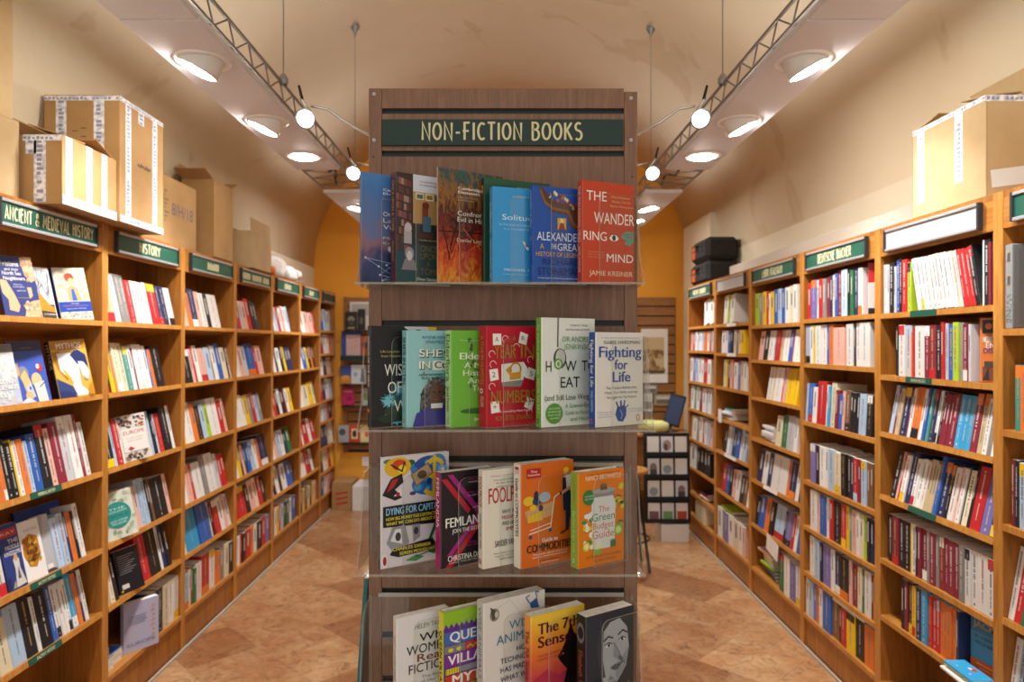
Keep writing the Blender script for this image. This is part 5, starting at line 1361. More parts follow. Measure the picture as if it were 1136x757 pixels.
face_out('L1', 3, -507.5, .065, .222, .024, 6, '#b9b9bd', '#c9c9cc', [P([(0, 1), (.6, 1), (.1, .4), (0, .4)], '#a3a3a9'), Rr(.3, .06, .72, .14, '#e8e6e0'), Rr(.06, .14, .14, .2, '#d8b62c'), E(.5, .0, .5, .06, '#4a4a50')], 'grey back cover with a white barcode strip, fourth shelf of the Medieval History case', .025)
face_out('L1', 3, -531, .2, .245, .01, 18, '#1f49a8', '#24509c', [P([(.62, .06), (.98, .18), (.98, .06)], '#12161f'), T(.8, .94, .82, .016, 'atlas', '#a9bfe6'), T(.86, .93, .5, .1, 'A', '#2f62bc'), Rr(.0, 0, 1, .03, '#1a3a80')], 'big plain royal blue book behind the orange spine, fourth shelf of Medieval History', .18)
face_out('L2', 2, -420, .15, .215, .015, 26, '#d9d0c4', '#c9bfb2', scatter(40, .05, .95, .72, .98, .06, .03, ['#a8574a', '#3f4a5c', '#c9b48c', '#5b4a3c', '#dfd8cc'], 17) + scatter(20, .05, .95, .02, .2, .06, .03, ['#54483e', '#8a7a68', '#3a3632'], 18) + [Rr(.08, .2, .92, .7, '#e6dfd6'), T(.14, .88, .58, .07, 'EUROPE', '#b2474a', .01), T(.2, .8, .48, .03, 'A NATURAL', '#c9787a'), T(.24, .76, .42, .03, 'HISTORY', '#c9787a'), P([(.2, .26), (.3, .32), (.44, .26), (.3, .22)], '#b2474a')], 'pale book with red title between busy painted bands, third shelf of the History case', .03)
face_out('L2', 3, -439, .15, .21, .012, 30, '#d5d9c8', '#e0e2d6', scatter(40, .02, .98, .02, .98, .07, .05, ['#a9b89a', '#e4e4d8', '#c0cab0', '#8fa288'], 19) + [E(.46, .5, .42, .28, '#2f8f86'), T(.2, .72, .62, .035, 'THE', '#bfe0da'), T(.16, .76, .56, .035, 'GOLDEN', '#bfe0da'), T(.14, .8, .46, .045, 'MOLE', '#1f5f5a'), T(.2, .74, .36, .035, 'AND OTHER', '#bfe0da'), T(.22, .7, .3, .035, 'TREASURE', '#bfe0da')], 'pale leafy book with a big teal oval, fourth shelf of the History case', .03)
face_out('L2', 5, -421, .17, .232, .03, 34, '#b9bbd6', '#c3c4da', [P([(0, 1), (.5, 1), (.05, .4), (0, .4)], '#a3a6cc')] + [P([(.72 + .04 * (i % 3), .1 + i * .1), (.9, .13 + i * .1), (.84, .17 + i * .1)], '#d0a08c') for i in range(8)] + [T(.1, .7, .88 - i * .045, .018, 'xxxxxxxxxxxxx'[:13 - i % 4].replace('x', 'n'), '#8f93b8') for i in range(0)] + [T(.1, .9, .12, .06, 'EUROPE', '#8288b8', .02), Rr(.12, .55, .6, .57, '#8d90b4'), Rr(.12, .6, .66, .62, '#8d90b4'), Rr(.12, .65, .62, .67, '#8d90b4'), Rr(.12, .7, .64, .72, '#8d90b4')], 'thick lilac book with scattered salmon shapes, bottom shelf of the History case', .05)
cd = [Rr(.06, .76, .96, .97, '#1f1c1c'), E(.2, .87, .08, .05, '#e67a2e'), T(.36, .9, .85, .03, 'CARLOS', '#d9c9b8'), P([(.06, .7), (.5, .74), (.94, .66), (.94, .62), (.06, .62)], '#d9b79a'), T(.1, .82, .62, .08, 'CONTRA', '#efe6da', .03), T(.14, .6, .53, .075, 'EN LA', '#efe6da', .03), T(.08, .92, .445, .07, 'DISTANCIA', '#2f3a7c', .03), P([(.06, .02), (.06, .24), (.3, .2), (.5, .26), (.9, .2), (.94, .02)], '#7a4630'), P([(.06, .02), (.2, .24), (.22, .02)], '#332a28'), Rr(.1, .22, .34, .32, '#4a4038'), P([(.5, .02), (.7, .16), (.94, .1), (.94, .02)], '#c98a5c')]
face_out('R1', 1, 529, .125, .222, .026, 55, '#df7c34', '#e08a48', cd, 'orange book with black band and seaside picture, second shelf of the blank-signed case', .02, 3)
fd = [Rr(0, .6, 1, 1, '#3f7a98'), T(.02, .9, .86, .09, 'CHRIS', '#b99a6a', .02), T(.06, .6, .74, .09, 'JACK', '#b99a6a', .02), E(.72, .76, .2, .06, '#1c1a1e'), Rr(0, .24, 1, .66, '#4a90b4'), T(.12, .6, .57, .05, 'EL LIBRO', '#1d4a6c', .04), T(.12, .74, .47, .05, 'PROHIBIDO', '#1d4a6c', .04), E(.84, .5, .1, .12, '#b08a4a'), E(.8, .36, .12, .06, '#5a4a3c'), Rr(0, 0, 1, .22, '#d2602c'), Rr(.14, .15, .86, .17, '#e6b08a'), Rr(.22, .09, .8, .11, '#e6b08a'), Rr(.2, .04, .84, .06, '#e6b08a')]
face_out('R1', 5, 519, .17, .222, .022, 10, '#4a90b4', '#3a7898', fd, 'blue and orange book with a flame on its cover, sixth shelf of the blank-signed case', .05, 0)
sw = [E(.5, .6, .4, .3, '#6a6e70')]
b_ = face_out('R0', 0, 565.6, .2, .272, .034, 90, '#54585a', '#9b9fa2', [Rr(.1, .05, .9, .95, '#3d4042'), P([(.3, .3), (.5, .8), (.6, .8), (.44, .3)], '#a8acae'), S(.06, .42, .7, 'WINE', '#e6e8ea', .03), S(.5, .92, .4, 'II', '#d8a04a', .02)], 'tall grey shrink-wrapped book, its spine ending in white capitals, beside the blank-signed case', .005, 0)
MB().rbox((-.002, -.0035, -.0005), (.202, .036, .274), M_WRAP, .004).build('plastic_wrapping', b_)
face_out('R2', 0, 405, .118, .232, .014, 55, '#d8d5d2', '#c9252d', [Rr(0, .62, 1, 1, '#c9252d'), E(.56, .46, .2, .13, '#2a2828'), E(.62, .4, .12, .09, '#a8a4a2'), P([(.2, .1), (.36, .3), (.8, .28), (.95, .1)], '#4a4848'), Rr(0, 0, 1, .12, '#1f1d1e')], 'red topped book with a dark-haired portrait, top shelf of the German books case', .02, 0)

face_out('L2', 4, -424, .12, .2, .02, 30, '#222226', '#1c1c20', [Rr(.12, .1, .4, .2, '#d8d6d0'), Rr(.06, .04, .14, .08, '#d8b62c')] + [Rr(.12, .84 - i * .05, .8 - .1 * (i % 3), .855 - i * .05, '#8f8f94') for i in range(9)], 'black back cover with grey text lines, leaning on the fifth History shelf', .03)
def lying(key, row, px, inset, z, rot, w, h, t, col, label, pic=None):
    b = BAYS[key]
    x = b['X'] + b['s'] * inset
    y = 780 * x / px
    zz = b['zs'][row] + .0015 + z
    M = TR(x, y, zz + t) @ RZ(rot) @ RX(-90)
    return make_book(M, w, h, t, CM[col], CM[col], CM[col], pic or [], label, 'books lying flat on the shelves', M_PAGE)
lying('R1', 5, 519.5, -.066, 0, -3, .09, .185, .010, 'w', 'white book lying at the shelf edge below the one with a flame, blank-signed case')
lying('R1', 5, 521, -.045, .0104, -2, .074, .165, .010, 'y', 'yellow-edged book lying below the one with a flame, blank-signed case')
lying('R1', 5, 521, -.05, .0208, -1, .074, .16, .012, 's', 'blue children\'s book lying flat below the one with a flame', [E(.7, .5, .16, .1, '#c9473a'), E(.66, .56, .08, .06, '#efe6e0'), E(.3, .3, .03, .03, '#efe6e0'), E(.24, .7, .03, .03, '#efe6e0')])
lying('R2', 6, 401, .012, .1855, 1, .15, .30, .014, 'w', 'white book lying across the tops of yellow and orange ones, bottom German books shelf')
rr = random.Random(31)
for i, (c, nm, yy, zz) in enumerate((('w', 'lower white', 3.075, 0), ('l', 'pale blue', 3.165, 0), ('c', 'cream', 3.255, 0), ('g', 'grey', 3.08, .029), ('b', 'bright blue', 3.172, .029), ('w', 'upper white', 3.084, .058))):
    lying('L2', 5, 780 * (XL - .165 - .012 * (i % 3)) / yy, .165 + .012 * (i % 3), zz, (i % 3) * 2 - 2, .135, .082, .026, c, nm + ' book in the small flat heap, bottom History shelf')
for i, c in enumerate('kbejlywp'):
    lying('R3', 6, 302 - i * .6, .03, i * .0185, rr.uniform(-7, 7), .16, .2, .018, c, ['black', 'blue', 'green', 'lime', 'pale blue', 'yellow', 'white', 'salmon'][i] + ' book in the sliding flat pile, bottom shelf of the Italian books case')
for i, c in enumerate('wiwlw'):
    lying('R3', 3, 300, .03, i * .0185, rr.uniform(-6, 6), .15, .18, .018, c, ['lowest white', 'grey', 'middle white', 'pale blue', 'topmost white'][i] + ' book in the flat pile, fourth shelf of the Italian books case')
for i, c in enumerate('wvwle'):
    lying('R4', 3, 254, .03, i * .017, rr.uniform(-6, 6), .15, .24, .0165, c, ['lowest white', 'violet', 'second white', 'pale blue', 'topmost green'][i] + ' book in the flat pile, fourth shelf beyond the Italian case')
lying('R4', 6, 255, .02, .228, 0, .16, .26, .018, 'j', 'lime book lying on top of upright ones, bottom shelf beyond the Italian case')
for i, c in enumerate('wrn'):
    lying('R5', 6, 227, .03, .004 + i * .0172, rr.uniform(-3, 3), .15, .2, .016, c, ['white', 'red', 'navy'][i] + ' book lying in the case under the black holdalls, seventh shelf')
# ------------------------------------------------------------------ cartons and bags on top of the cases
TOPL, TOPR = 2.1702, 2.1532
def tape(mb, quad):
    mb.add(quad, [(0, 1, 2, 3)], M_TAPE)
def tapes_x(mb, x, ya, yb, za, zb):
    """tape strip lying on a face x = const"""
    tape(mb, [(x, ya, za), (x, yb, za), (x, yb, zb), (x, ya, zb)])
    s = 1 if x > -1.75 and x < 0 else -1
    vert = (zb - za) > (yb - ya)
    n = int(max(zb - za, yb - ya) / .016)
    rr = random.Random(int(abs(x * 1e4 + ya * 977)))
    for i in range(n):
        f0, f1 = (i + .15) / n, (i + .8) / n
        if rr.random() < .75:
            if vert:
                a, b = ya + (yb - ya) * .25, ya + (yb - ya) * rr.uniform(.55, .8)
                q = [(x, a, za + (zb - za) * f0), (x, b, za + (zb - za) * f0), (x, b, za + (zb - za) * f1), (x, a, za + (zb - za) * f1)]
            else:
                a, b = za + (zb - za) * .25, za + (zb - za) * rr.uniform(.55, .8)
                q = [(x, ya + (yb - ya) * f0, a), (x, ya + (yb - ya) * f1, a), (x, ya + (yb - ya) * f1, b), (x, ya + (yb - ya) * f0, b)]
            mb.add([(u + s * .0004, v, w) for u, v, w in q], [(0, 1, 2, 3)], M_TAPEINK)
def tapes_y(mb, y, xa, xb, za, zb):
    tape(mb, [(xa, y, za), (xb, y, za), (xb, y, zb), (xa, y, zb)])
    n = int(max(zb - za, xb - xa) / .016)
    vert = (zb - za) > (xb - xa)
    rr = random.Random(int(abs(y * 1e4 + xa * 977)))
    for i in range(n):
        f0, f1 = (i + .15) / n, (i + .8) / n
        if rr.random() < .75:
            if vert:
                a, b = xa + (xb - xa) * .25, xa + (xb - xa) * rr.uniform(.55, .8)
                q = [(a, y, za + (zb - za) * f0), (b, y, za + (zb - za) * f0), (b, y, za + (zb - za) * f1), (a, y, za + (zb - za) * f1)]
            else:
                a, b = za + (zb - za) * .25, za + (zb - za) * rr.uniform(.55, .8)
                q = [(xa + (xb - xa) * f0, y, a), (xa + (xb - xa) * f1, y, a), (xa + (xb - xa) * f1, y, b), (xa + (xb - xa) * f0, y, b)]
            mb.add([(u, v - .0004, w) for u, v, w in q], [(0, 1, 2, 3)], M_TAPEINK)

def carton(a, b, m, label, lid=True, group='cartons on top of the bookcases', tapes=None, flaps=None, marks=None, name='cardboard_box'):
    """an actual box of five walls; flaps: (side, length, angle from upright)"""
    x0, y0, z0 = a
    x1, y1, z1 = b
    C = TR((x0 + x1) / 2, (y0 + y1) / 2, z0)
    root = thing(name, label, 'box', C, group)
    def f(mb, nm, par=None):
        mb.v = [(x - (x0 + x1) / 2, y - (y0 + y1) / 2, z - z0) for x, y, z in mb.v]
        return mb.build(nm, par or root)
    w = .005
    mb = MB()
    mb.rbox((x0, y0, z0), (x0 + w, y1, z1), m, .0015).rbox((x1 - w, y0, z0), (x1, y1, z1), m, .0015)
    mb.box((x0 + w, y0, z0), (x1 - w, y0 + w, z1), m).box((x0 + w, y1 - w, z0), (x1 - w, y1, z1), m)
    mb.box((x0 + w, y0 + w, z0), (x1 - w, y1 - w, z0 + w), m)
    f(mb, 'body')
    if lid:
        f(MB().box((x0, y0, z1), (x1, (y0 + y1) / 2 - .001, z1 + .004), m), 'flap')
        f(MB().box((x0, (y0 + y1) / 2 + .001, z1), (x1, y1, z1 + .004), m), 'flap')
    for sd, ln, ang in (flaps or []):
        q = MB()
        if sd == '+x': M = TR(x1 - .004, (y0 + y1) / 2, z1) @ RY(ang); q.box((-.002, -(y1 - y0) / 2, 0), (.002, (y1 - y0) / 2, ln), m, M)
        if sd == '-x': M = TR(x0 + .004, (y0 + y1) / 2, z1) @ RY(-ang); q.box((-.002, -(y1 - y0) / 2, 0), (.002, (y1 - y0) / 2, ln), m, M)
        if sd == '-y': M = TR((x0 + x1) / 2, y0 + .004, z1) @ RX(ang); q.box((-(x1 - x0) / 2 + .006, -.002, 0), ((x1 - x0) / 2 - .006, .002, ln), m, M)
        if sd == '+y': M = TR((x0 + x1) / 2, y1 - .004, z1) @ RX(-ang); q.box((-(x1 - x0) / 2 + .006, -.002, 0), ((x1 - x0) / 2 - .006, .002, ln), m, M)
        f(q, 'flap')
    if tapes:
        for k, v in tapes:
            q = MB()
            (tapes_x if k == 'x' else tapes_y)(q, *v)
            o = f(q, 'packing_tape')
            o['label'] = 'white printed packing tape'
    if marks:
        q = MB()
        marks(q)
        f(q, 'printed_marks')
    return root
e = .0008
# A, two pale cartons stacked at the frame's edge
carton((-1.95, 2.2, TOPL), (-1.775, 2.58, 2.462), M_PALECARD, 'plain pale carton at the near end of the History cases, lower of two stacked')
carton((-1.885, 2.2, 2.4668), (-1.785, 2.56, 2.92), M_PALECARD, 'plain pale carton at the near end of the History cases, upper of two stacked')
# B, the taped carton in front
bx0, by0, bx1, by1, bz = -1.935, 2.6, -1.63, 2.965, 2.425
carton((bx0, by0, TOPL), (bx1, by1, bz), M_CARD, 'lower taped carton with bulging lid, above the Medieval History sign', False,
       tapes=[('x', (bx1 + e, by0 + .02, by0 + .06, TOPL + .01, bz)), ('x', (bx1 + e, by0 + .15, by0 + .19, TOPL + .01, bz)), ('x', (bx1 + e, by0 + .255, by0 + .295, TOPL + .01, bz)), ('x', (bx1 + e * 2, by0, by1, TOPL + .001, TOPL + .035)),
              ('y', (by0 - e, bx1 - .105, bx1 - .06, TOPL + .005, bz)), ('y', (by0 - e * 2, -1.775, bx1, bz - .022, bz)), ('y', (by0 - e, -1.765, -1.725, bz - .07, bz - .015))],
       flaps=[('+x', .13, -72), ('-x', .13, -60), ('-y', .15, -86), ('+y', .14, -70)])
# C, the tall taped carton
cx0, cy0, cx1, cy1, cz = -1.94, 2.972, -1.62, 3.35, 2.70
def cmarks(q):
    rm = random.Random(6)                            # a printed word too blurred to read
    yy = cy0 + .145
    while yy < cy0 + .26:
        w_, h_ = rm.uniform(.006, .011), rm.choice([.011, .012, .016])
        z_ = 2.44 - (.004 if rm.random() < .25 else 0)
        q.add([(cx1 + e, yy, z_), (cx1 + e, yy + w_, z_), (cx1 + e, yy + w_, z_ + h_), (cx1 + e, yy, z_ + h_)], [(0, 1, 2, 3)], mat('#3a3128', .6))
        yy += w_ + .003
    for u, v in ((.1, .5), (.16, .52), (.16, .46), (.155, .42)):
        M = TR(cx0 + .06 + u * .6, cy0 - e, 2.25 + v * .6)
        q.add([M @ Vector(p) for p in ((0, 0, 0), (.022, 0, 0), (.022, 0, .004), (0, 0, .004))], [(0, 1, 2, 3)], mat('#5b4a36', .7))
carton((cx0, cy0, TOPL), (cx1, cy1, cz), M_CARD, 'tallest carton, striped with white printed tape, above the History sign', True,
       tapes=[('x', (cx1 + e, cy0 + .045, cy0 + .09, TOPL + .01, cz)), ('x', (cx1 + e, cy0 + .275, cy0 + .32, TOPL + .01, cz)), ('x', (cx1 + e * 2, cy0, cy1, TOPL + .001, TOPL + .03)), ('x', (cx1 + e, cy0 + .15, cy0 + .2, cz - .07, cz - .018)), ('x', (cx1 + e * 2, cy0, cy1, cz - .018, cz)),
              ('y', (cy0 - e, cx0 + .05, cx0 + .095, TOPL + .2, cz)), ('y', (cy0 - e, cx1 - .11, cx1 - .065, TOPL + .2, cz)), ('y', (cy0 - e * 2, cx0, cx1, cz - .02, cz))], marks=cmarks)
# D, the carton marked 8/H/18
def dmarks(q):
    put_flat(q, text_geo('8/H/18'), mat('#565a6c', .6), TR(-1.75 + e, 0, 0) @ RZ(90), 3.715, 3.965, 2.335, .068, 0)
    for i in range(8):
        q.add([(-1.75 + e, 3.63, 2.29 + i * .022), (-1.75 + e, 3.63 + .012 + .02 * (i % 3), 2.29 + i * .022), (-1.75 + e, 3.63 + .012 + .02 * (i % 3), 2.298 + i * .022), (-1.75 + e, 3.63, 2.298 + i * .022)], [(0, 1, 2, 3)], mat('#6c6250', .7))
carton((-1.95, 3.40, TOPL), (-1.75, 4.01, 2.525), M_CARD2, 'brown carton marked 8/H/18, behind the tallest taped carton', True, marks=dmarks)
carton((-1.91, 4.174, TOPL), (-1.715, 4.465, 2.632), M_CARD2, 'open brown carton with flaps up, beyond the one marked 8/H/18', False, flaps=[('-y', .12, 72), ('-x', .09, 8), ('+y', .1, 60)])
carton((-1.94, 4.755, TOPL), (-1.70, 5.155, 2.42), M_PALECARD, 'pale open carton with one flap standing up, above the fourth case', False, flaps=[('+x', .09, -3), ('-x', .06, -30)])
# the plastic-wrapped bundle
r_ = thing('wrapped_bundle', 'white plastic wrapped bundle on top of the fifth History-side case', 'bundle', TR(-1.80, 5.55, TOPL))
WH = noisy('white_plastic', '#e4e4e6', '#f6f6f6', 20.0, .3)
def lump(mb, c, r, seed, m):
    rr = random.Random(seed)
    n, k = 14, 9
    vs = []
    for i in range(k):
        a = PI * i / (k - 1)
        for j in range(n):
            b = 2 * PI * j / n
            f = 1 + rr.uniform(-.1, .1)
            s_, c_ = math.sin(a) ** .55, math.cos(a)
            cx = math.copysign(abs(math.cos(b)) ** .6, math.cos(b))
            cy = math.copysign(abs(math.sin(b)) ** .6, math.sin(b))
            vs.append((c[0] + r[0] * s_ * cx * f, c[1] + r[1] * s_ * cy * f, max(c[2] + r[2] * math.copysign(abs(c_) ** .6, c_) * f, 0.0)))
    fs = [(i * n + j, i * n + (j + 1) % n, (i + 1) * n + (j + 1) % n, (i + 1) * n + j) for i in range(k - 1) for j in range(n)]
    mb.add(vs, fs, m, None, True)
mb = MB(); lump(mb, (.0, -.12, .08), (.095, .2, .08), 1, WH); mb.build('wrapped_package', r_)
mb = MB(); lump(mb, (.0, .24, .06), (.09, .15, .06), 2, WH); lump(mb, (.03, .42, .07), (.06, .07, .035), 5, WH); mb.build('crumpled_plastic', r_)
mb = MB(); lump(mb, (.07, -.33, .03), (.035, .04, .03), 3, mat('#d9731e', .5)); tag(mb.build('orange_pouch', r_))['label'] = 'orange pouch end'
# H, the big taped carton opposite
hx0, hy0, hx1, hy1, hz = 1.645, 2.395, 1.92, 2.82, 2.50
H = carton((hx0, hy0, TOPR), (hx1, hy1, hz), M_PALECARD, 'big pale taped carton above the blank white sign, opposite the History cases', False,
       tapes=[('x', (hx0 - e, hy0 + .12, hy0 + .165, TOPR + .08, hz)), ('x', (hx0 - e, hy1 - .075, hy1 - .03, TOPR + .05, hz)), ('x', (hx0 - e * 2, hy0, hy1, hz - .018, hz)), ('y', (hy0 - e, hx0, hx1, hz - .022, hz))],
       flaps=[('-y', .14, -80), ('+x', .15, -16), ('-x', .12, -84), ('+y', .15, -80)])
q = MB().add([(hx0 + .02, hy0 - e, TOPR + .03), (hx0 + .135, hy0 - e, TOPR + .045), (hx0 + .13, hy0 - e, TOPR + .105), (hx0 + .015, hy0 - e, TOPR + .09)], [(0, 1, 2, 3)], mat('#dcdad6', .6))
q.v = [(x - (hx0 + hx1) / 2, y - (hy0 + hy1) / 2, z - TOPR) for x, y, z in q.v]
q.build('address_label', H)['label'] = 'pale address label'
# two black holdalls
for i in range(2):
    z = TOPR + i * .192
    r_ = thing('holdall', 'black holdall with an orange patch above the last case before the pier, ' + ['lower', 'upper'][i], 'bag', TR(1.79, 5.99, z), 'black holdalls')
    MB().rbox((-.13, -.25, .001), (.14, .25 - .02 * i, .188), noisy('black_cloth', '#1b1a1b', '#262425', 40.0, .9), .035).build('body', r_)
    MB().tube([(-.131, -.21, .1), (-.135, 0, .104), (-.131, .19, .1)], .005, mat('#332f2d', .7), 6).build('piping', r_)
    MB().rbox((-.134, .08, .035), (-.129, .17, .14), mat('#c9561e', .6), .002).build('logo_patch', r_)['label'] = 'orange patch'
    MB().tube([(-.132, -.14, .07), (-.142, -.12, .14), (-.142, .0, .14), (-.132, .02, .07)], .007, M_BLACK, 6).build('handle', r_)

# ------------------------------------------------------------------ the back of the shop
YW = YB
sl = thing('slatwall', 'brown slatted display board on the orange back wall', 'wall display', TR(0, YW, 0))
M_SLAT = wood('slat_wood', '#8a5a2c', '#9c6a36', '#a87640', (1.5, 14, 14), .45)
def fy(mb, nm, par=None):
    mb.v = [(x, y - YW, z) for x, y, z in mb.v]
    return mb.build(nm, par or sl)
m_ = MB()
z = 2.137
while z > .56:
    m_.box((-1.62, YW - .022, z - .086), (1.8, YW - .004, z), M_SLAT)
    z -= .1
fy(m_, 'slat_board')
fy(MB().box((-1.62, YW - .0038, .52), (1.8, YW - .0004, 2.137), M_BLACK), 'backing_board')
fy(MB().box((-1.66, YW - .026, .52), (-1.622, YW - .0004, 2.145), M_SLAT), 'edge_trim')
def at(px, py, y):
    return ((px - 558) / 780 * y, y, 1.65 + (382 - py) / 780 * y)
def flat_print(name, label, cat, x0, z0, x1, z1, y, base, ops, group, thick=.006, border=None):
    M = TR(x0, y, z0)
    w, h = x1 - x0, z1 - z0
    o = MB().rbox((0, 0, 0), (w, thick, h), base, .001).build(name, None, M)
    tag(o, label, cat, group)
    art = MB()
    for k, q in enumerate(ops):
        pts = [(min(max(u, .01), .99) * w, min(max(v, .01), .99) * h) for u, v in q[1]]
        art.add([(a, -.0004 - .0003 * k, b) for a, b in pts], [tuple(range(len(pts)))], ink(q[2]))
    if ops:
        art.build('picture', o)
    return o
YP = YW - .05
def wallmag(px0, py0, px1, py1, col, ops, label, y=YP):
    a, b = at(px0, py1, y), at(px1, py0, y)
    return flat_print('magazine', label, 'magazine', a[0], a[2], b[0], b[2], y, mat(col, .35), ops, 'books shown on the back wall board', .012)
wallmag(388, 335, 412, 366, '#d9d8d4', [Rr(.1, .5, .9, .92, '#b4b2ae')], 'white topped book behind two black ones on the back wall board', YP + .012)
wallmag(383, 346, 396, 366.5, '#2a2a26', [E(.5, .6, .3, .16, '#8d8a78'), E(.5, .4, .22, .16, '#4a4a40'), Rr(.2, .08, .8, .16, '#a8a06c')], 'black book with a pale figure, top row of the back wall board', YP - .03)
wallmag(397, 343, 405, 366.5, '#222224', [Rr(.3, .3, .7, .6, '#6a6452')], 'plain black book beside the pale figure one, back wall board', YP - .03)
wallmag(379, 368, 400, 395, '#2f55a8', [Rr(.24, 0.02, 1, .86, '#d6b4b0')] + scatter(8, .3, .95, .1, .7, .05, .04, ['#e6cdb8', '#c99a9c', '#e0c8a0'], 3), 'blue and pink book, second row of the back wall board')
wallmag(401, 373, 412, 395, '#c9622c', [E(.4, .55, .3, .16, '#3a3a3c')], 'orange book partly behind the stand, second row of the back wall board')
wallmag(378, 406, 389, 426, '#3f5aa4', [Rr(0, 0, 1, .42, '#d98a3c'), E(.5, .36, .4, .12, '#e0a04c')], 'blue and orange book, third row of the back wall board')
wallmag(389.5, 405, 406, 426, '#d3dbe2', [P([(.62, .1), (.7, .7), (.84, .7), (.9, .1)], '#26303a'), E(.76, .74, .08, .08, '#26303a'), E(.3, .5, .14, .12, '#7fb0cc')], 'pale book with a dark standing figure, third row of the back wall board')
wallmag(379, 430, 393, 449.5, '#c22a64', [Rr(.16, .7, .84, .84, '#e07a9c'), E(.6, .36, .26, .1, '#8f1c48')], 'magenta book, fourth row of the back wall board')
wallmag(402, 431, 414, 450, '#dfe0da', [Rr(.1, .3, .6, .7, '#8fae7a')], 'pale book at the stand\'s edge, fourth row of the back wall board')
wallmag(375, 472, 387, 491, '#a8a9ac', [E(.4, .6, .3, .2, '#54565c')], 'grey book, bottom row of the back wall board')
wallmag(387.5, 472, 399, 491, '#c9482c', [Rr(.2, .2, .8, .8, '#e6cfa8'), E(.5, .5, .2, .2, '#3a3434')], 'red framed book, bottom row of the back wall board')
wallmag(399.5, 472, 412, 491, '#e6d9a0', [E(.6, .5, .2, .2, '#d8705a')], 'pale yellow book, bottom row of the back wall board')
for i, py in enumerate((367.5, 396, 427, 450.5, 492)):
    z = at(0, py, YP)[2]
    s_ = thing('display_ledge', 'narrow ledge on the back wall board, ' + ['topmost', 'second from top, with green front', 'third from top', 'fourth from top', 'lowest'][i], 'shelf', TR(-1.43, YW - .06, z), 'ledges of the back wall board')
    MB().box((-.24, -.06, -.008), (.24, .035, -.001), M_BLACK if i != 1 else M_DGREEN).build('ledge_plate', s_)
    MB().box((-.24, -.064, -.008 if i != 1 else -.04), (.24, -.0605, .012), M_DGREEN if i == 1 else M_CLEAR).build('ledge_lip', s_)
a, b = at(711.5, 425, YW - .05), at(741, 365, YW - .05)
po = flat_print('framed_print', 'white framed brown landscape print on the slatted back wall board', 'picture', a[0], a[2], b[0], b[2], YW - .045, mat('#e9e7e2', .4), [Rr(.06, .18, .86, .84, '#cdb68e')] + [('p', [(q[1][i][0], q[1][i][1]) for i in range(len(q[1]))], q[2]) for q in scatter(34, .1, .82, .22, .6, .09, .05, ['#a8875c', '#7d6040', '#bfa274', '#927248'], 8)] + [Rr(.06, .18, .86, .23, '#5a452f')], None, .02)
for (p0, q0, p1, q1, c, lb) in ((714, 427, 729, 437, '#8f959c', 'small grey print under the framed landscape'), (726, 438, 752, 450, '#a39a84', 'wide grey brown print beside the computer screen'), (714, 437, 724, 457, '#cfd3d6', 'small white print beside the wide grey one')):
    a, b = at(p0, q1, YW - .05), at(p1, q0, YW - .05)
    flat_print('small_print', lb, 'picture', a[0], a[2], b[0], b[2], YW - .045, mat(c, .5), [Rr(.1, .15, .9, .6, '#6f6a5e'), Rr(.1, .55, .9, .85, '#c9c8c2')], 'small prints on the back wall board', .01)
# socket on the orange wall and the carton below
so = thing('wall_socket', 'white double socket on the orange wall below the slatted board', 'socket', TR(at(406, 512, YW)[0], YW, at(406, 512, YW)[2]))
MB().rbox((-.04, -.012, -.05), (.04, -.0004, .05), M_WHITE, .003).build('socket_plate', so)
MB().lathe([(.018, 0), (.018, .002), (.014, .002), (.014, -.004)], mat('#d5d3ce', .5), 16, TR(0, -.012, .02) @ RX(90)).build('socket_face', so)
def bmarks(q):
    for i in range(3):
        q.add([(-1.66, 6.98 - e, .05 + i * .05), (-1.54, 6.98 - e, .07 + i * .05), (-1.54, 6.98 - e, .09 + i * .05), (-1.66, 6.98 - e, .07 + i * .05)], [(0, 1, 2, 3)], mat('#b23a2a', .7))
carton((-1.70, 6.98, .001), (-1.5, 7.3, .27), M_CARD2, 'brown carton with red stripes on the floor by the back wall', True, 'cartons on the floor', marks=bmarks)
carton((-1.49, 6.95, .001), (-1.12, 7.3, .24), mat('#dcdcdc', .6), 'white carton on the floor by the back wall, beside red-striped one', True, 'cartons on the floor')
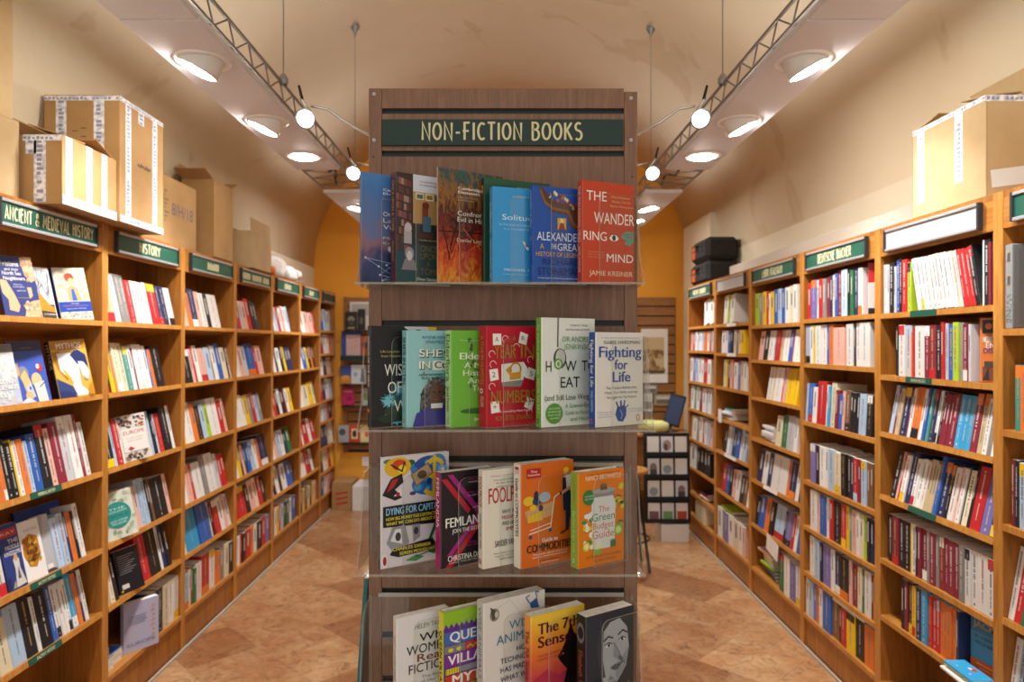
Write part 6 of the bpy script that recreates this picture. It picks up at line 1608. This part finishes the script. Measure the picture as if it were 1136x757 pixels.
# card rack, its carton, desk with screen
X0, X1, YR = 1.19, 1.565, 5.9
carton((1.32, 5.86, .001), (1.55, 6.12, .14), mat('#d8d6d0', .6), 'white carton on the floor under the black card rack', True, 'cartons on the floor')
cr = thing('card_rack', 'black wire-pocket rack of greeting cards in rows, near the desk', 'card rack', TR(1.38, YR, .15))
RM = RX(-4)
w = X1 - X0
MB().rbox((-w / 2, .02, 0), (w / 2, .035, .75), M_BLACK, .003, RM).build('back_panel', cr)
for i in range(2):
    x = -w / 2 if i == 0 else w / 2 - .012
    MB().rbox((x, -.035, 0), (x + .012, .02, .75), M_BLACK, .002, RM).build('side_frame', cr)
rc = [['w', 'g', 'w'], ['l', 'i', 'l'], ['i', 'i', 'p'], ['w', 'e', 'w']]
rk = random.Random(4)
cards = []
for j in range(4):
    z = .57 - j * .185
    MB().box((-w / 2 + .012, -.035, z - .012), (w / 2 - .012, .02, z), M_BLACK, RM).build('pocket_shelf', cr)
    MB().box((-w / 2 + .012, -.035, z), (w / 2 - .012, -.031, z + .022), M_BLACK, RM).build('pocket_lip', cr)
    for i in range(3):
        cwid, ch = .1, .15
        M = TR(1.38, YR, .15) @ RM @ TR(-w / 2 + .024 + i * .117, -.012, z + .001)
        o = MB().box((0, 0, 0), (cwid, .003, ch), mat(['#e9e7e4', '#d9dde2', '#e3ddd6'][(i + j) % 3], .5)).build('greeting_card', None, M)
        tag(o, '%s card in the %s row of the black card rack, %s' % (['white', 'plain', 'pale'][(i + j) % 3], ['top', 'second', 'third', 'bottom'][j], ['beside the stool', 'in the middle', 'beside the bookcase'][i]), 'card', 'greeting cards in the black rack')
        art = MB()
        ops = {0: [], 1: [E(.5, .5, .3, .25, '#8a7a76'), Rr(.2, .1, .8, .4, '#4a4648')], 2: [E(.5, .4, .36, .24, '#8fa0ae')]}[(j + i) % 3] if j else ([] if i != 1 else [E(.5, .5, .36, .3, '#a8908a'), E(.4, .4, .16, .2, '#5d4f4c')])
        if j == 3: ops = [Rr(.1, .1, .9, .55, ['#7d5a62', '#6fa06c', '#b9463c'][i])]
        for k, q in enumerate(ops):
            pts = [(u * cwid, v * ch) for u, v in q[1]]
            art.add([(a, -.0005 - .0003 * k, b) for a, b in pts], [tuple(range(len(pts)))], ink(q[2]))
        if ops: art.build('picture', o)
dk = thing('desk', 'brown sales desk by the back wall, behind the card rack', 'desk', TR(1.25, 6.75, 0))
MB().rbox((-.45, -.35, .8), (.5, .35, .83), M_SLAT, .004).build('desktop', dk)
MB().rbox((-.45, -.3, .0), (-.41, .3, .799), M_SLAT, .003).build('side_panel', dk)
MB().rbox((.46, -.3, .0), (.5, .3, .799), M_SLAT, .003).build('side_panel', dk)
MB().box((-.409, -.28, .3), (.459, -.26, .799), M_SLAT).build('modesty_panel', dk)
mo = thing('computer_screen', 'dark tilted computer screen standing on the desk', 'computer', TR(1.58, 6.62, .831))
Ms = TR(0, 0, .05) @ RZ(-30) @ RY(12) @ RX(-10)
MB().rbox((-.075, -.012, .0), (.075, .012, .3), M_BLACK, .005, Ms).build('screen_housing', mo)
MB().box((-.064, -.0135, .02), (.064, -.0122, .28), mat('#2c3c5c', .2), Ms).build('screen', mo)
MB().tube([(0, .01, .0), (0, .02, .1)], .012, M_BLACK, 8).build('stand_neck', mo)
MB().lathe([(.07, 0), (.07, .008), (.02, .012)], M_BLACK, 20).build('stand_base', mo)
mb = MB(); lump(mb, (0, 0, .055), (.13, .1, .055), 9, mat('#cfcf86', .5)); o = mb.build('plastic_bag', None, TR(1.40, 6.55, .831)); tag(o, 'pale yellow plastic bag lying on the desk above the card rack', 'bag')
ps = thing('paper_stack', 'white sheets of paper piled on the desk', 'papers', TR(1.02, 6.6, .831))
MB().rbox((-.12, -.15, 0), (.1, .15, .03), M_WHITE, .002).build('lower_sheets', ps)
MB().rbox((-.1, -.14, .0305), (.11, .14, .12), mat('#dde0e4', .5), .002, RZ(6)).build('upper_sheets', ps)
st = thing('bar_stool', 'wooden topped stool with black legs beside the stand, near the card rack', 'stool', TR(.915, 5.2, 0))
MB().lathe([(0, .70), (.15, .70), (.16, .71), (.16, .725), (.15, .732), (0, .732)], M_OAKH, 28).build('seat', st)
for i in range(4):
    a = PI / 4 + i * PI / 2
    MB().tube([(.09 * math.cos(a), .09 * math.sin(a), .70), (.2 * math.cos(a), .2 * math.sin(a), 0.0)], .011, M_BLACK, 8).build('leg', st)
MB().tube([(.165 * math.cos(2 * PI * k / 24), .165 * math.sin(2 * PI * k / 24), .22) for k in range(25)], .007, M_BLACK, 6).build('foot_ring', st)
# small white price cards clipped to the far shelf edges
for key, row, y, lb in (('R4', 3, 5.3, 'small white price card clipped to the flat pile shelf, beyond the Italian case'), ('R3', 5, 4.28, 'white notice card hanging from the sixth shelf of the Italian books case')):
    b = BAYS[key]
    big = key == 'R3'
    M = TR(b['X'] - .004, y, b['zs'][row] - (.11 if big else .03)) @ RX(10 if big else 0)
    o = MB().box((-.002, -.09 if big else -.04, 0), (0, .09 if big else .04, .1), M_WHITE, M).build('notice_card')
    tag(o, lb, 'card')

# ------------------------------------------------------------------ camera, sky, extra light
cam = bpy.data.cameras.new('camera')
cam.sensor_width = 36
cam.lens = 780 / 1136 * 36
cam.shift_x = 10 / 1136
cam.shift_y = -(378.5 - 382) / 1136
cam.clip_start = .05
cam.dof.use_dof = True
cam.dof.focus_distance = 1.54
cam.dof.aperture_fstop = 4.5
co = bpy.data.objects.new('camera', cam)
COL.objects.link(co)
co.location = (0, 0, H_CAM)
co.rotation_euler = (PI / 2, 0, 0)
sc.camera = co
wo = bpy.data.worlds.new('daylight')
wo.use_nodes = True
wo.node_tree.nodes['Background'].inputs['Color'].default_value = (1, .95, .88, 1)
wo.node_tree.nodes['Background'].inputs['Strength'].default_value = .9
sc.world = wo
sc.view_settings.exposure = .18
sc.cycles.max_bounces = 7
sc.cycles.diffuse_bounces = 4
sc.cycles.transparent_max_bounces = 16
sc.cycles.sample_clamp_indirect = 6
